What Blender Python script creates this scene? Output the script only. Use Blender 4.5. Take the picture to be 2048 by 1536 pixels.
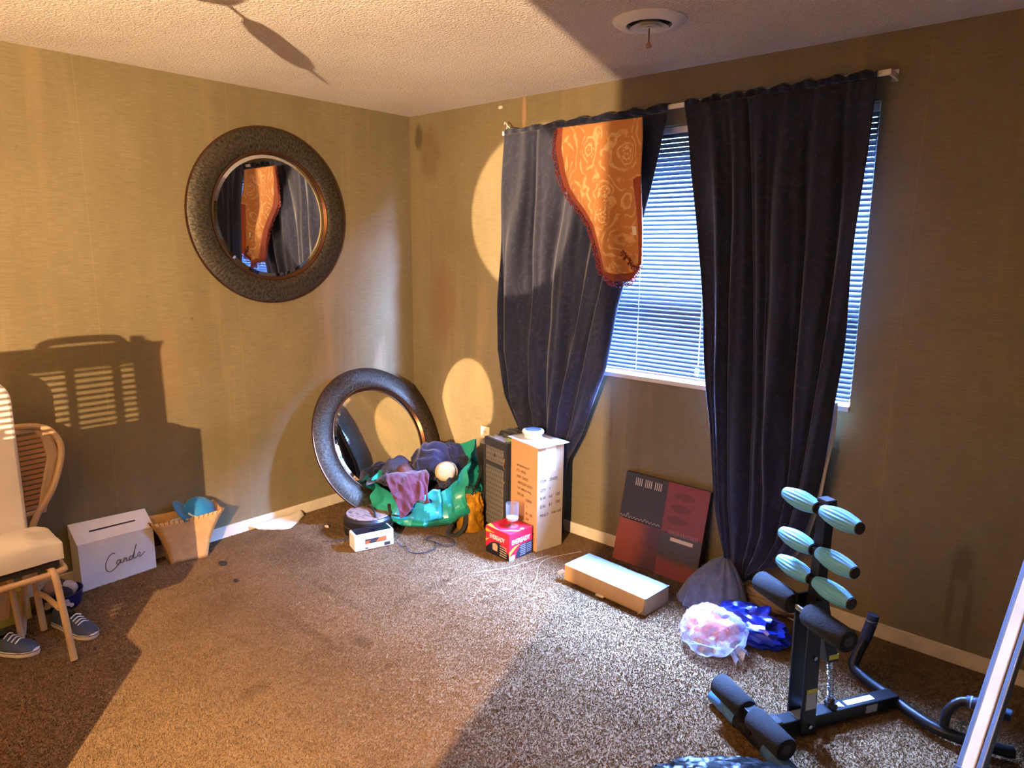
import bpy, bmesh, math, random
import numpy as np
from mathutils import Vector, Matrix, noise, Euler

random.seed(7)
for o in list(bpy.data.objects):
    bpy.data.objects.remove(o)
SC = bpy.context.scene
COL = SC.collection
R = math.radians

# ------------------------------------------------------------------ camera
cam = bpy.data.cameras.new('camera')
cam.sensor_width = 36.0
cam.lens = 1395.12 * 36.0 / 2048.0
cam.clip_start = 0.02
camo = bpy.data.objects.new('camera', cam)
COL.objects.link(camo)
_yaw, _pitch, _roll = -0.727888, 0.192603, 0.0102268
_f = Vector((math.sin(_yaw) * math.cos(_pitch), math.cos(_yaw) * math.cos(_pitch), -math.sin(_pitch)))
_r = Vector((math.cos(_yaw), -math.sin(_yaw), 0.0))
_u = _r.cross(_f)
_r2 = _r * math.cos(_roll) + _u * math.sin(_roll)
_u2 = _u * math.cos(_roll) - _r * math.sin(_roll)
_m = Matrix((_r2, _u2, -_f)).transposed().to_4x4()
_m.translation = (3.66124, -3.08747, 1.61810)
camo.matrix_world = _m
SC.camera = camo

# ------------------------------------------------------------------ world, daylight, exposure
SC.view_settings.view_transform = 'Standard'
SC.view_settings.look = 'None'
SC.view_settings.gamma = 1.0
SC.view_settings.use_curve_mapping = False
SC.view_settings.exposure = 0.08
w = bpy.data.worlds.new('world')
SC.world = w
w.use_nodes = True
w.node_tree.nodes['Background'].inputs['Color'].default_value = (0.23, 0.42, 1.0, 1)
w.node_tree.nodes['Background'].inputs['Strength'].default_value = 3000.0
pl = bpy.data.lights.new('window_portal', 'AREA')
pl.shape = 'RECTANGLE'; pl.size = 1.80; pl.size_y = 1.22
pl.cycles.is_portal = True
plo = bpy.data.objects.new('window_portal', pl); COL.objects.link(plo)
plo.location = (1.91, 0.20, 1.58)
plo.rotation_euler = (R(-90), 0, 0)
LAMP = Vector((2.90, -3.87, 1.50))
LAMP_COL = (1.0, 0.69, 0.42)
LAMP_W = 900.0

# ------------------------------------------------------------------ materials
def lin(c):
    out = []
    for v in c[:3]:
        v = v / 255.0
        out.append(v / 12.92 if v <= 0.04045 else ((v + 0.055) / 1.055) ** 2.4)
    return tuple(out)

class NT:
    def __init__(s, name):
        s.m = bpy.data.materials.new(name); s.m.use_nodes = True
        s.t = s.m.node_tree
        s.b = s.t.nodes['Principled BSDF']
        s.out = s.t.nodes['Material Output']
        s.tc = s.t.nodes.new('ShaderNodeTexCoord')
    def n(s, typ, **kw):
        nd = s.t.nodes.new('ShaderNode' + typ)
        for k, v in kw.items():
            if k in nd.inputs.keys(): s.set(nd.inputs[k], v)
            else: setattr(nd, k, v)
        return nd
    def set(s, inp, v):
        if isinstance(v, bpy.types.NodeSocket): s.t.links.new(v, inp)
        elif isinstance(v, tuple) and inp.type == 'RGBA' and len(v) == 3: inp.default_value = (*v, 1)
        else: inp.default_value = v
    def noise(s, vec, scale, detail=3, rough=.55, dist=0):
        nd = s.n('TexNoise', Scale=scale, Detail=detail, Roughness=rough, Distortion=dist)
        s.set(nd.inputs['Vector'], vec); return nd.outputs['Fac']
    def mapv(s, vec, scale=(1, 1, 1), loc=(0, 0, 0), rot=(0, 0, 0)):
        nd = s.n('Mapping'); s.set(nd.inputs['Vector'], vec)
        nd.inputs['Scale'].default_value = scale; nd.inputs['Location'].default_value = loc; nd.inputs['Rotation'].default_value = rot
        return nd.outputs['Vector']
    def ramp(s, fac, a, b, interp='LINEAR'):
        nd = s.n('MapRange'); s.set(nd.inputs['Value'], fac)
        nd.inputs['From Min'].default_value = a; nd.inputs['From Max'].default_value = b
        if interp != 'LINEAR': nd.interpolation_type = interp
        return nd.outputs['Result']
    def math(s, op, a, b=0.0, clamp=False):
        nd = s.n('Math', operation=op); nd.use_clamp = clamp
        s.set(nd.inputs[0], a); s.set(nd.inputs[1], b); return nd.outputs[0]
    def mix(s, fac, a, b, mode='MIX'):
        nd = s.n('Mix', data_type='RGBA', blend_type=mode)
        s.set(nd.inputs[0], fac); s.set(nd.inputs[6], a); s.set(nd.inputs[7], b); return nd.outputs[2]
    def bump(s, h, strength=.3, dist=.01):
        nd = s.n('Bump', Strength=strength, Distance=dist); s.set(nd.inputs['Height'], h)
        s.t.links.new(nd.outputs['Normal'], s.b.inputs['Normal'])
    def col(s, v): s.set(s.b.inputs['Base Color'], v)
    def P(s, **kw):
        for k, v in kw.items(): s.set(s.b.inputs[k.replace('_', ' ')], v)
        return s
    @property
    def o(s): return s.tc.outputs['Object']

_mats = {}
def mat(name, c, rough=.6, metal=0.0, var=.08, scale=14, bump=0.0, bscale=90, sheen=0.0, emit=0.0, spec=.5):
    if name in _mats: return _mats[name]
    t = NT(name); c = lin(c)
    f = t.noise(t.o, scale, 4)
    lo = tuple(x * (1 - var) for x in c); hi = tuple(min(1, x * (1 + var)) for x in c)
    t.col(t.mix(t.ramp(f, .3, .7), lo, hi))
    t.P(Roughness=rough, Metallic=metal)
    t.b.inputs['Specular IOR Level'].default_value = spec
    if sheen: t.b.inputs['Sheen Weight'].default_value = sheen
    if emit:
        t.b.inputs['Emission Color'].default_value = (*c, 1); t.b.inputs['Emission Strength'].default_value = emit
    if bump: t.bump(t.noise(t.o, bscale, 4), bump, .004)
    _mats[name] = t.m
    return t.m

def blob_mask(t, pos, c, r, edge=.5, wob=0.0):
    """soft spot with its own shape: ellipsoid of radii r about c"""
    v = t.mapv(pos, loc=tuple(-a / b for a, b in zip(c, r)), scale=tuple(1 / b for b in r))
    if wob:
        nz = t.n('TexNoise', Scale=1.6, Detail=3); t.set(nz.inputs['Vector'], v)
        ad = t.n('VectorMath', operation='MULTIPLY_ADD'); t.set(ad.inputs[0], nz.outputs['Color'])
        ad.inputs[1].default_value = (wob,) * 3; t.set(ad.inputs[2], v)
        sb = t.n('VectorMath', operation='SUBTRACT'); t.set(sb.inputs[0], ad.outputs[0]); sb.inputs[1].default_value = (wob / 2,) * 3
        v = sb.outputs[0]
    ln = t.n('VectorMath', operation='LENGTH'); t.set(ln.inputs[0], v)
    return t.ramp(ln.outputs['Value'], 1.0, edge)

def m_wallpaper():
    t = NT('grasscloth_wallpaper')
    fib = t.noise(t.mapv(t.o, (9, 9, 330)), 1.0, 5, .7)
    fib2 = t.noise(t.mapv(t.o, (30, 30, 420)), 1.0, 3, .6)
    big = t.noise(t.mapv(t.o, (1, 1, .45)), 1.7, 5, .6)
    drip = t.noise(t.mapv(t.o, (5, 5, .5)), 1.0, 5, .62)
    c = t.mix(t.ramp(fib, .2, .8), lin((108, 95, 66)), lin((140, 126, 92)))
    c = t.mix(t.math('MULTIPLY', t.ramp(fib2, .52, .72), .22), c, lin((184, 162, 122)))
    c = t.mix(t.math('MULTIPLY', t.ramp(big, .42, .72), .55), c, lin((98, 84, 54)))
    c = t.mix(t.math('MULTIPLY', t.ramp(drip, .55, .75), .35), c, lin((170, 140, 100)))
    # vertical seams between the lengths of paper
    sx = t.n('SeparateXYZ'); t.set(sx.inputs[0], t.o)
    hsum = t.math('ADD', sx.outputs[0], sx.outputs[1])
    fr = t.math('FRACT', t.math('DIVIDE', t.math('ADD', hsum, 20.13), .70))
    seam = t.math('LESS_THAN', fr, .004)
    c = t.mix(t.math('MULTIPLY', seam, .16), c, lin((190, 160, 105)))
    fl = t.noise(t.o, 19, 2)
    c = t.mix(t.math('MULTIPLY', t.ramp(fl, .74, .80), .6), c, lin((60, 44, 22)))
    # stains: smudges by the ceiling corner, run marks low on the window wall
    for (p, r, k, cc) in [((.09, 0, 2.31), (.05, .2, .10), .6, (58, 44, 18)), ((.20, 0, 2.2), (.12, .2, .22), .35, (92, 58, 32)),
                          ((.30, 0, 1.25), (.16, .2, .35), .35, (120, 70, 48)), ((.62, 0, .78), (.1, .2, .2), .25, (150, 120, 80)),
                          ((3.29, 0, .42), (.05, .2, .10), .35, (58, 42, 22)), ((3.262, 0, .24), (.018, .2, .20), .28, (58, 42, 22)),
                          ((3.325, 0, .22), (.018, .2, .20), .28, (58, 42, 22)), ((1.63, 0, .72), (.015, .2, .2), .4, (110, 80, 54)),
                          ((1.80, 0, .70), (.02, .2, .22), .35, (120, 90, 66)), ((.98, 0, 2.36), (.02, .2, .12), .5, (200, 150, 110)), ((.80, 0, 2.405), (.022, .2, .012), .9, (236, 220, 196)),
                          ((0, -.28, .72), (.2, .07, .35), .45, (182, 160, 124)), ((0, -1.62, 1.0), (.2, .08, .3), .25, (150, 110, 70)),
                          ((0, -1.3, .5), (.2, .35, .2), .35, (104, 92, 44))]:
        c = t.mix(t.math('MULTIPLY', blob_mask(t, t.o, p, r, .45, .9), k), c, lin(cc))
    t.col(c); t.P(Roughness=.82)
    t.b.inputs['Specular IOR Level'].default_value = .25
    t.bump(t.math('ADD', fib, fib2), .16, .003)
    return t.m

def m_ceiling():
    t = NT('popcorn_ceiling')
    a = t.noise(t.o, 95, 3, .6); b = t.noise(t.o, 1.2, 3)
    v = t.n('TexVoronoi', Scale=120.0); t.set(v.inputs['Vector'], t.o)
    h = t.math('ADD', t.ramp(a, .40, .66), t.math('MULTIPLY', t.math('SUBTRACT', .6, v.outputs['Distance']), .6))
    c = t.mix(t.ramp(b, .35, .7), lin((240, 230, 216)), lin((226, 214, 200)))
    t.col(c); t.P(Roughness=.9); t.b.inputs['Specular IOR Level'].default_value = .15
    t.bump(h, .75, .008)
    return t.m

def carpet_colour(t, pos):
    a = t.noise(pos, 210, 2, .6); b = t.noise(pos, 1.5, 5, .6); d = t.noise(pos, 9, 4, .65)
    c = t.mix(t.ramp(a, .28, .72), lin((102, 78, 52)), lin((138, 110, 78)))
    c = t.mix(t.math('MULTIPLY', t.ramp(b, .46, .7), .45), c, lin((88, 66, 44)))
    c = t.mix(t.math('MULTIPLY', t.ramp(d, .56, .74), .4), c, lin((78, 57, 38)))
    return c, a

def m_carpet():
    t = NT('worn_carpet')
    c, a = carpet_colour(t, t.o)
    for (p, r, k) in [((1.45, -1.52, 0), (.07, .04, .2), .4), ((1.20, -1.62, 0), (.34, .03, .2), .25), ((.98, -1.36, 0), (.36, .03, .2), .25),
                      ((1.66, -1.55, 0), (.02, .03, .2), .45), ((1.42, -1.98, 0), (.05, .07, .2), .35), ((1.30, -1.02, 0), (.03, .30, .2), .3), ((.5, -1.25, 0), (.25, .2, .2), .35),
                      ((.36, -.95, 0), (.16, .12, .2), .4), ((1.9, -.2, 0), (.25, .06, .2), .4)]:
        c = t.mix(t.math('MULTIPLY', blob_mask(t, t.o, p, r, .4, 1.0), k), c, lin((66, 46, 30)))  # dark marks; the long streaks paint the shade along carpet creases
    t.col(c); t.P(Roughness=.95); t.b.inputs['Specular IOR Level'].default_value = .1
    t.bump(t.math('ADD', a, t.noise(t.o, 60, 3)), .3, .008)
    return t.m

def m_damask():
    t = NT('charcoal_damask')
    v = t.n('TexVoronoi', Scale=1.0, feature='F1'); t.set(v.inputs['Vector'], t.mapv(t.o, (9, 1.0, 6.5)))
    wv = t.noise(t.mapv(t.o, (34, 6, 30)), 1.0, 2, .5, 1.5)
    ring = t.math('SINE', t.math('MULTIPLY', t.math('ADD', v.outputs['Distance'], t.math('MULTIPLY', wv, .35)), 26.0))
    k = t.math('MULTIPLY', t.ramp(ring, .1, .7), t.ramp(wv, .42, .58))
    c = t.mix(t.math('MULTIPLY', k, .55), lin((19, 21, 42)), lin((42, 44, 64)))
    f = t.noise(t.mapv(t.o, (4, 4, .6)), 3.0, 4)
    c = t.mix(t.math('MULTIPLY', t.ramp(f, .5, .75), .3), c, lin((56, 57, 76)))
    t.col(c); t.P(Roughness=.75); t.b.inputs['Sheen Weight'].default_value = .25
    t.b.inputs['Specular IOR Level'].default_value = .2
    t.bump(t.noise(t.o, 400, 2), .15, .002)
    return t.m

def m_paisley():
    t = NT('gold_paisley')
    nz = t.noise(t.mapv(t.o, (1, 0, 1)), 11, 2, .5, .8)
    v = t.n('TexVoronoi', Scale=1.0, feature='SMOOTH_F1'); t.set(v.inputs['Vector'], t.mapv(t.o, (8.5, 0, 6.0)))
    d = t.math('ADD', v.outputs['Distance'], t.math('MULTIPLY', nz, .3))
    ring = t.math('SINE', t.math('MULTIPLY', d, 44.0))
    dots = t.n('TexVoronoi', Scale=75.0); t.set(dots.inputs['Vector'], t.mapv(t.o, (1, 0, 1)))
    c = t.mix(t.math('MULTIPLY', t.ramp(ring, .35, .75), t.ramp(t.noise(t.mapv(t.o, (1, 0, 1)), 26, 2), .38, .5)), lin((192, 130, 74)), lin((216, 172, 122)))
    c = t.mix(t.math('MULTIPLY', t.ramp(v.outputs['Distance'], .30, .22), t.ramp(dots.outputs['Distance'], .38, .30)), c, lin((226, 190, 144)))
    c = t.mix(t.math('MULTIPLY', t.ramp(nz, .55, .72), .5), c, lin((186, 118, 66)))
    t.col(c); t.P(Roughness=.7); t.b.inputs['Specular IOR Level'].default_value = .25
    t.b.inputs['Sheen Weight'].default_value = .1
    t.bump(ring, .12, .002)
    return t.m

def m_hammered():
    t = NT('hammered_bronze')
    sx = t.n('SeparateXYZ'); t.set(sx.inputs[0], t.o)
    ang = t.math('ARCTAN2', sx.outputs[2], sx.outputs[1])
    rr = t.math('SQRT', t.math('ADD', t.math('MULTIPLY', sx.outputs[1], sx.outputs[1]), t.math('MULTIPLY', sx.outputs[2], sx.outputs[2])))
    cb = t.n('CombineXYZ'); t.set(cb.inputs[0], t.math('MULTIPLY', ang, 22.0)); t.set(cb.inputs[1], t.math('MULTIPLY', rr, 26.0))
    st = t.noise(cb.outputs[0], 2.0, 5, .65)
    c = t.mix(t.ramp(st, .35, .68), lin((44, 40, 33)), lin((104, 95, 80)))
    big = t.noise(t.o, 5, 3)
    c = t.mix(t.math('MULTIPLY', t.ramp(big, .5, .7), .35), c, lin((92, 76, 58)))
    t.col(c); t.P(Roughness=.48, Metallic=.75)
    t.bump(st, .5, .004)
    return t.m

def m_thin(name, tint=(1, 1, 1), gloss=.12, haze=0.0, hazecol=(.8, .8, .82), rough=.05):
    """clear film or pane: mostly transparent, with gloss and haze"""
    t = NT(name); t.t.nodes.remove(t.b)
    tr = t.n('BsdfTransparent'); tr.inputs['Color'].default_value = (*tint, 1)
    gl = t.n('BsdfGlossy'); gl.inputs['Roughness'].default_value = rough
    fr = t.n('LayerWeight'); fr.inputs['Blend'].default_value = .25
    nz = t.noise(t.o, 30, 3)
    k = t.math('ADD', t.math('MULTIPLY', fr.outputs['Facing'], .6), gloss, True)
    a = t.n('MixShader'); t.set(a.inputs[0], t.math('MULTIPLY', k, t.ramp(nz, .2, .6))); t.t.links.new(tr.outputs[0], a.inputs[1]); t.t.links.new(gl.outputs[0], a.inputs[2])
    last = a
    if haze:
        df = t.n('BsdfDiffuse'); df.inputs['Color'].default_value = (*hazecol, 1)
        tl = t.n('BsdfTranslucent'); tl.inputs['Color'].default_value = (*hazecol, 1)
        dm = t.n('MixShader'); dm.inputs[0].default_value = .5
        t.t.links.new(df.outputs[0], dm.inputs[1]); t.t.links.new(tl.outputs[0], dm.inputs[2])
        b = t.n('MixShader'); t.set(b.inputs[0], t.math('MULTIPLY', t.ramp(nz, .1, .7), haze * 1.6, True))
        t.t.links.new(a.outputs[0], b.inputs[1]); t.t.links.new(dm.outputs[0], b.inputs[2]); last = b
    t.t.links.new(last.outputs[0], t.out.inputs['Surface'])
    return t.m

def m_transl(name, c, k=.35, rough=.5):
    t = NT(name); c = lin(c)
    f = t.noise(t.o, 12, 3)
    t.col(t.mix(f, tuple(x * .94 for x in c), c)); t.P(Roughness=rough)
    tl = t.n('BsdfTranslucent'); tl.inputs['Color'].default_value = (*c, 1)
    mx = t.n('MixShader'); mx.inputs[0].default_value = k
    t.t.links.new(t.b.outputs[0], mx.inputs[1]); t.t.links.new(tl.outputs[0], mx.inputs[2])
    t.t.links.new(mx.outputs[0], t.out.inputs['Surface'])
    return t.m

def m_pattern(name, base, dot, sx, sz, size=.3, rough=.7, axes='xz'):
    """small repeated lozenge print"""
    t = NT(name)
    s = t.n('SeparateXYZ'); t.set(s.inputs[0], t.o)
    u = t.math('MULTIPLY', s.outputs[0], sx); v = t.math('MULTIPLY', s.outputs[2], sz)
    row = t.math('FLOOR', v)
    u = t.math('ADD', u, t.math('MULTIPLY', t.math('MODULO', row, 2.0), .5))
    du = t.math('ABSOLUTE', t.math('SUBTRACT', t.math('FRACT', t.math('ADD', u, 50.0)), .5))
    dv = t.math('ABSOLUTE', t.math('SUBTRACT', t.math('FRACT', t.math('ADD', v, 50.0)), .5))
    k = t.math('LESS_THAN', t.math('ADD', du, dv), size)
    f = t.noise(t.o, 30, 3)
    c = t.mix(f, tuple(x * .85 for x in lin(base)), lin(base))
    t.col(t.mix(t.math('MULTIPLY', k, .8), c, lin(dot))); t.P(Roughness=rough)
    t.bump(t.noise(t.o, 300, 2), .15, .002)
    return t.m

M = dict(
    wall=m_wallpaper(), ceil=m_ceiling(), carpet=m_carpet(), damask=m_damask(), paisley=m_paisley(), bronze=m_hammered(),
    pane=m_thin('window_glass', (.95, .97, 1), .04), cup=m_thin('clear_plastic', (.96, .96, .98), .10, .07),
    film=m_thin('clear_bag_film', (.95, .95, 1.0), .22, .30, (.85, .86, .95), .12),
    slat=m_transl('vinyl_slat', (48, 54, 66), .02),
    base=mat('cream_painted_wood', (222, 208, 184), .5, var=.12, scale=9, bump=.1),
    white=mat('white_paint', (232, 230, 226), .45, var=.04),
    plastic=mat('white_plastic', (236, 233, 228), .35, var=.03),
    copper=mat('copper_rim', (170, 108, 70), .3, .85, .15, 8),
    blackm=mat('black_metal', (24, 26, 30), .35, .4, .15, 10),
    foam=mat('black_foam', (22, 23, 26), .9, 0, .25, 60, .5, 260),
    steel=mat('chrome_steel', (190, 194, 200), .2, 1.0, .05),
    kraft=mat('kraft_card', (196, 148, 96), .8, 0, .08, 10, .1, 120),
    kraft2=mat('plain_card', (184, 158, 126), .8, 0, .07, 10, .1, 120),
    paper=mat('white_paper', (232, 232, 232), .8, 0, .03),
    ink=mat('black_ink', (40, 32, 30), .7), maroon=mat('maroon_cloth', (84, 28, 44), .85, 0, .2, 30, .4, 220, .3),
    navy=mat('navy_cloth', (28, 32, 66), .85, 0, .3, 22, .4, 200, .3), dkbrown=mat('dark_brown_cloth', (58, 44, 42), .85, 0, .3, 22, .4, 200, .2),
    blackcl=mat('black_cloth', (26, 23, 28), .85, 0, .3, 22, .4, 200, .2),
)
M['mirror'] = mat('mirror_silver', (235, 238, 238), .015, 1.0, .01)

# ------------------------------------------------------------------ mesh helpers
class MB:
    def __init__(s): s.v = []; s.f = []
    def add(s, vs, fs):
        n = len(s.v); s.v += [tuple(v) for v in vs]; s.f += [tuple(i + n for i in f) for f in fs]; return s
    def box(s, c, d, m=None):
        x, y, z = (k / 2 for k in d)
        vs = [Vector(p) for p in [(-x, -y, -z), (x, -y, -z), (x, y, -z), (-x, y, -z), (-x, -y, z), (x, -y, z), (x, y, z), (-x, y, z)]]
        if m is not None: vs = [m @ v for v in vs]
        return s.add([v + Vector(c) for v in vs], [(0, 3, 2, 1), (4, 5, 6, 7), (0, 1, 5, 4), (1, 2, 6, 5), (2, 3, 7, 6), (3, 0, 4, 7)])
    def bx(s, x0, x1, y0, y1, z0, z1): return s.box(((x0 + x1) / 2, (y0 + y1) / 2, (z0 + z1) / 2), (x1 - x0, y1 - y0, z1 - z0))
    def hexa(s, b, t):  # four bottom points, four top points
        return s.add(list(b) + list(t), [(0, 3, 2, 1), (4, 5, 6, 7), (0, 1, 5, 4), (1, 2, 6, 5), (2, 3, 7, 6), (3, 0, 4, 7)])
    def tube(s, pts, r, seg=10, smooth=0, caps=True, flat=None):
        pts = [Vector(p) for p in pts]
        if smooth: pts = catmull(pts, smooth)
        n = len(pts); rs = r if isinstance(r, (list, tuple)) else [r] * n
        if len(rs) != n: rs = [rs[min(len(rs) - 1, int(i * len(rs) / n))] for i in range(n)]
        t0 = (pts[1] - pts[0]).normalized()
        up = Vector((0, 0, 1)) if abs(t0.z) < .9 else Vector((1, 0, 0))
        a = t0.cross(up).normalized(); vs = []
        for i, p in enumerate(pts):
            t = (pts[min(i + 1, n - 1)] - pts[max(i - 1, 0)]).normalized()
            a = (a - t * a.dot(t)).normalized(); b = t.cross(a)
            for k in range(seg):
                an = 2 * math.pi * k / seg
                vs.append(p + (a * math.cos(an) + b * math.sin(an) * (flat or 1)) * rs[i])
        fs = [(i * seg + k, i * seg + (k + 1) % seg, (i + 1) * seg + (k + 1) % seg, (i + 1) * seg + k) for i in range(n - 1) for k in range(seg)]
        if caps: fs += [tuple(reversed(range(seg))), tuple(range((n - 1) * seg, n * seg))]
        return s.add(vs, fs)
    def lathe(s, prof, seg=32, m=None, close=False):
        """prof: (radius, height) pairs about local z"""
        vs = []; n = len(prof)
        for (r, h) in prof:
            for k in range(seg):
                an = 2 * math.pi * k / seg; v = Vector((r * math.cos(an), r * math.sin(an), h))
                vs.append(m @ v if m is not None else v)
        fs = []
        rng = n if close else n - 1
        for i in range(rng):
            j = (i + 1) % n
            for k in range(seg):
                fs.append((i * seg + k, i * seg + (k + 1) % seg, j * seg + (k + 1) % seg, j * seg + k))
        if not close:
            if prof[0][0] > 1e-6: fs.append(tuple(reversed(range(seg))))
            if prof[-1][0] > 1e-6: fs.append(tuple(range((n - 1) * seg, n * seg)))
        return s.add(vs, fs)
    def grid(s, fn, nu, nv, wrap=False):
        vs = [fn(i / nu, j / nv) for j in range(nv + 1) for i in range(nu + (0 if wrap else 1))]
        w_ = nu if wrap else nu + 1
        fs = []
        for j in range(nv):
            for i in range(nu):
                i2 = (i + 1) % w_ if wrap else i + 1
                fs.append((j * w_ + i, j * w_ + i2, (j + 1) * w_ + i2, (j + 1) * w_ + i))
        return s.add(vs, fs)
    def prism(s, poly, d0, d1, m=None):
        n = len(poly)
        vs = [Vector((x, y, d0)) for x, y in poly] + [Vector((x, y, d1)) for x, y in poly]
        if m is not None: vs = [m @ v for v in vs]
        return s.add(vs, [tuple(reversed(range(n))), tuple(range(n, 2 * n))] + [(i, (i + 1) % n, n + (i + 1) % n, n + i) for i in range(n)])
    def build(s, name, m, parent=None, world=False, bevel=0, smooth=None, solid=0, sub=0, fix=True, fine=True):
        me = bpy.data.meshes.new(name); me.from_pydata(s.v, [], s.f)
        if fix:
            b = bmesh.new(); b.from_mesh(me)
            bmesh.ops.remove_doubles(b, verts=b.verts, dist=1e-6)
            bmesh.ops.recalc_face_normals(b, faces=b.faces)
            b.to_mesh(me); b.free()
        if smooth is not None:
            me.shade_smooth()
            if smooth < 180: me.set_sharp_from_angle(angle=R(smooth))
        for q in (m if isinstance(m, (list, tuple)) else [m]): me.materials.append(q)
        ob = bpy.data.objects.new(name, me); COL.objects.link(ob)
        if parent is not None:
            ob.parent = parent
            if world:
                inv = parent_matrix(parent).inverted(); ob.matrix_local = inv
        if bevel:
            md = ob.modifiers.new('bevel', 'BEVEL'); md.width = bevel; md.segments = 2; md.limit_method = 'ANGLE'
        if solid:
            md = ob.modifiers.new('solid', 'SOLIDIFY'); md.thickness = solid; md.offset = 0
        if sub:
            md = ob.modifiers.new('sub', 'SUBSURF'); md.levels = sub; md.render_levels = sub
        return ob

def parent_matrix(o):
    m = o.matrix_local.copy() if o.parent else o.matrix_basis.copy()
    if o.parent: m = parent_matrix(o.parent) @ o.matrix_basis
    return m

def catmull(P, k):
    out = []; n = len(P)
    for i in range(n - 1):
        p0, p1, p2, p3 = P[max(i - 1, 0)], P[i], P[i + 1], P[min(i + 2, n - 1)]
        for j in range(k):
            t = j / k
            out.append(.5 * ((2 * p1) + (p2 - p0) * t + (2 * p0 - 5 * p1 + 4 * p2 - p3) * t * t + (3 * p1 - p0 - 3 * p2 + p3) * t ** 3))
    out.append(P[-1]); return out

def interp(tab, x):
    """tab sorted by first value"""
    if x <= tab[0][0]: return tab[0][1]
    for (a, b), (c, d) in zip(tab, tab[1:]):
        if x <= c: return b + (d - b) * (x - a) / (c - a)
    return tab[-1][1]

def sstep(a, b, x):
    t = min(1, max(0, (x - a) / (b - a))); return t * t * (3 - 2 * t)

def tag(o, label, cat, group=None):
    o['label'] = label; o['category'] = cat
    if group: o['group'] = group
    return o
def thing(name, label, cat, loc=(0, 0, 0), rz=0.0, group=None):
    o = bpy.data.objects.new(name, None); COL.objects.link(o); o.empty_display_size = .05
    o.location = loc; o.rotation_euler = (0, 0, rz); return tag(o, label, cat, group)
def struct(o): o['kind'] = 'structure'; return o
def sempty(name, loc):
    o = bpy.data.objects.new(name, None); COL.objects.link(o); o.location = loc; return struct(o)

_tn = [0]
def text_mb(body, size, depth=.0006, m=None, shear=0.0, sx=1.0, bold=0.0, align='CENTER'):
    cu = bpy.data.curves.new('text', 'FONT'); cu.body = body; cu.size = size; cu.extrude = depth / 2; cu.shear = shear
    cu.align_x = align; cu.align_y = 'CENTER'; cu.offset = bold; cu.resolution_u = 3
    ob = bpy.data.objects.new('text', cu); COL.objects.link(ob)
    dg = bpy.context.evaluated_depsgraph_get()
    me = bpy.data.meshes.new_from_object(ob.evaluated_get(dg))
    vs = [Vector((v.co.x * sx, v.co.y, v.co.z)) for v in me.vertices]
    if m is not None: vs = [m @ v for v in vs]
    fs = [tuple(p.vertices) for p in me.polygons]
    bpy.data.objects.remove(ob); bpy.data.curves.remove(cu); bpy.data.meshes.remove(me)
    b = MB(); b.add(vs, fs); return b

def face_m(origin, ex, ey):
    """matrix whose x,y run along ex,ey on a face and z points out of it"""
    ex = Vector(ex).normalized(); ey = Vector(ey).normalized(); ez = ex.cross(ey)
    m = Matrix((ex, ey, ez)).transposed().to_4x4(); m.translation = origin; return m

def lump(c, r, seed=0, amp=.25, fr=3.0, ridge=.5, sub=4, flat=None, rot=0.0, sharp=1.0):
    """crumpled soft mass: sphere with fold-like ridges"""
    bm = bmesh.new(); bmesh.ops.create_icosphere(bm, subdivisions=sub, radius=1)
    sv = Vector((seed * 7.31, seed * 3.17, seed * 1.93)); mz = Matrix.Rotation(rot, 3, 'Z')
    vs = []
    for v in bm.verts:
        d = v.co.normalized()
        n1 = noise.noise(d * fr * .5 + sv)
        n2 = 1 - abs(noise.noise(d * fr + sv * 1.7)) * 2
        n3 = 1 - abs(noise.noise(d * fr * 2.3 + sv * 2.9)) * 2
        k = 1 + amp * (n1 * (1 - ridge) + ridge * (n2 ** sharp if n2 > 0 else n2) * .6 + ridge * n3 * .28)
        p = Vector((d.x * r[0], d.y * r[1], d.z * r[2])) * k
        p = mz @ p + Vector(c)
        if flat is not None and p.z < flat: p.z = flat + (p.z - flat) * .06
        vs.append(p)
    fs = [tuple(v.index for v in f.verts) for f in bm.faces]; bm.free()
    return MB().add(vs, fs)

# ================================================================== THE ROOM
H = 2.44
XR, YB = 5.2, -4.9
b = MB(); b.bx(-.15, XR + .15, YB - .15, .15, -.12, 0)
floor = struct(b.build('floor', M['carpet']))
# pile of the carpet: short bent tufts over the part of the floor in view
def carpet_pile():
    rng = np.random.default_rng(3)
    x0, x1, y0, y1 = .012, 4.3, -3.1, -.012
    n = 800000
    px = rng.uniform(x0, x1, n); py = rng.uniform(y0, y1, n)
    an = rng.uniform(0, 2 * np.pi, n); w_ = rng.uniform(.0018, .0034, n); h = rng.uniform(.003, .0065, n)
    la = rng.uniform(0, 2 * np.pi, n); le = rng.uniform(.002, .007, n)
    v = np.zeros((n, 3, 3))
    v[:, 0] = np.stack([px - np.cos(an) * w_, py - np.sin(an) * w_, np.full(n, -.001)], 1)
    v[:, 1] = np.stack([px + np.cos(an) * w_, py + np.sin(an) * w_, np.full(n, -.001)], 1)
    v[:, 2] = np.stack([px + np.cos(la) * le, py + np.sin(la) * le, h], 1)
    me = bpy.data.meshes.new('carpet_pile')
    me.vertices.add(n * 3); me.vertices.foreach_set('co', v.reshape(-1))
    me.loops.add(n * 3); me.loops.foreach_set('vertex_index', np.arange(n * 3))
    me.polygons.add(n); me.polygons.foreach_set('loop_start', np.arange(0, n * 3, 3))
    me.update(calc_edges=True); me.materials.append(M['carpet'])
    o = bpy.data.objects.new('carpet_pile', me); COL.objects.link(o); o.parent = floor; o['kind'] = 'stuff'
carpet_pile()
b = MB(); b.bx(-.15, XR + .15, YB - .15, .15, H, H + .12); struct(b.build('ceiling', M['ceil']))
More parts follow.
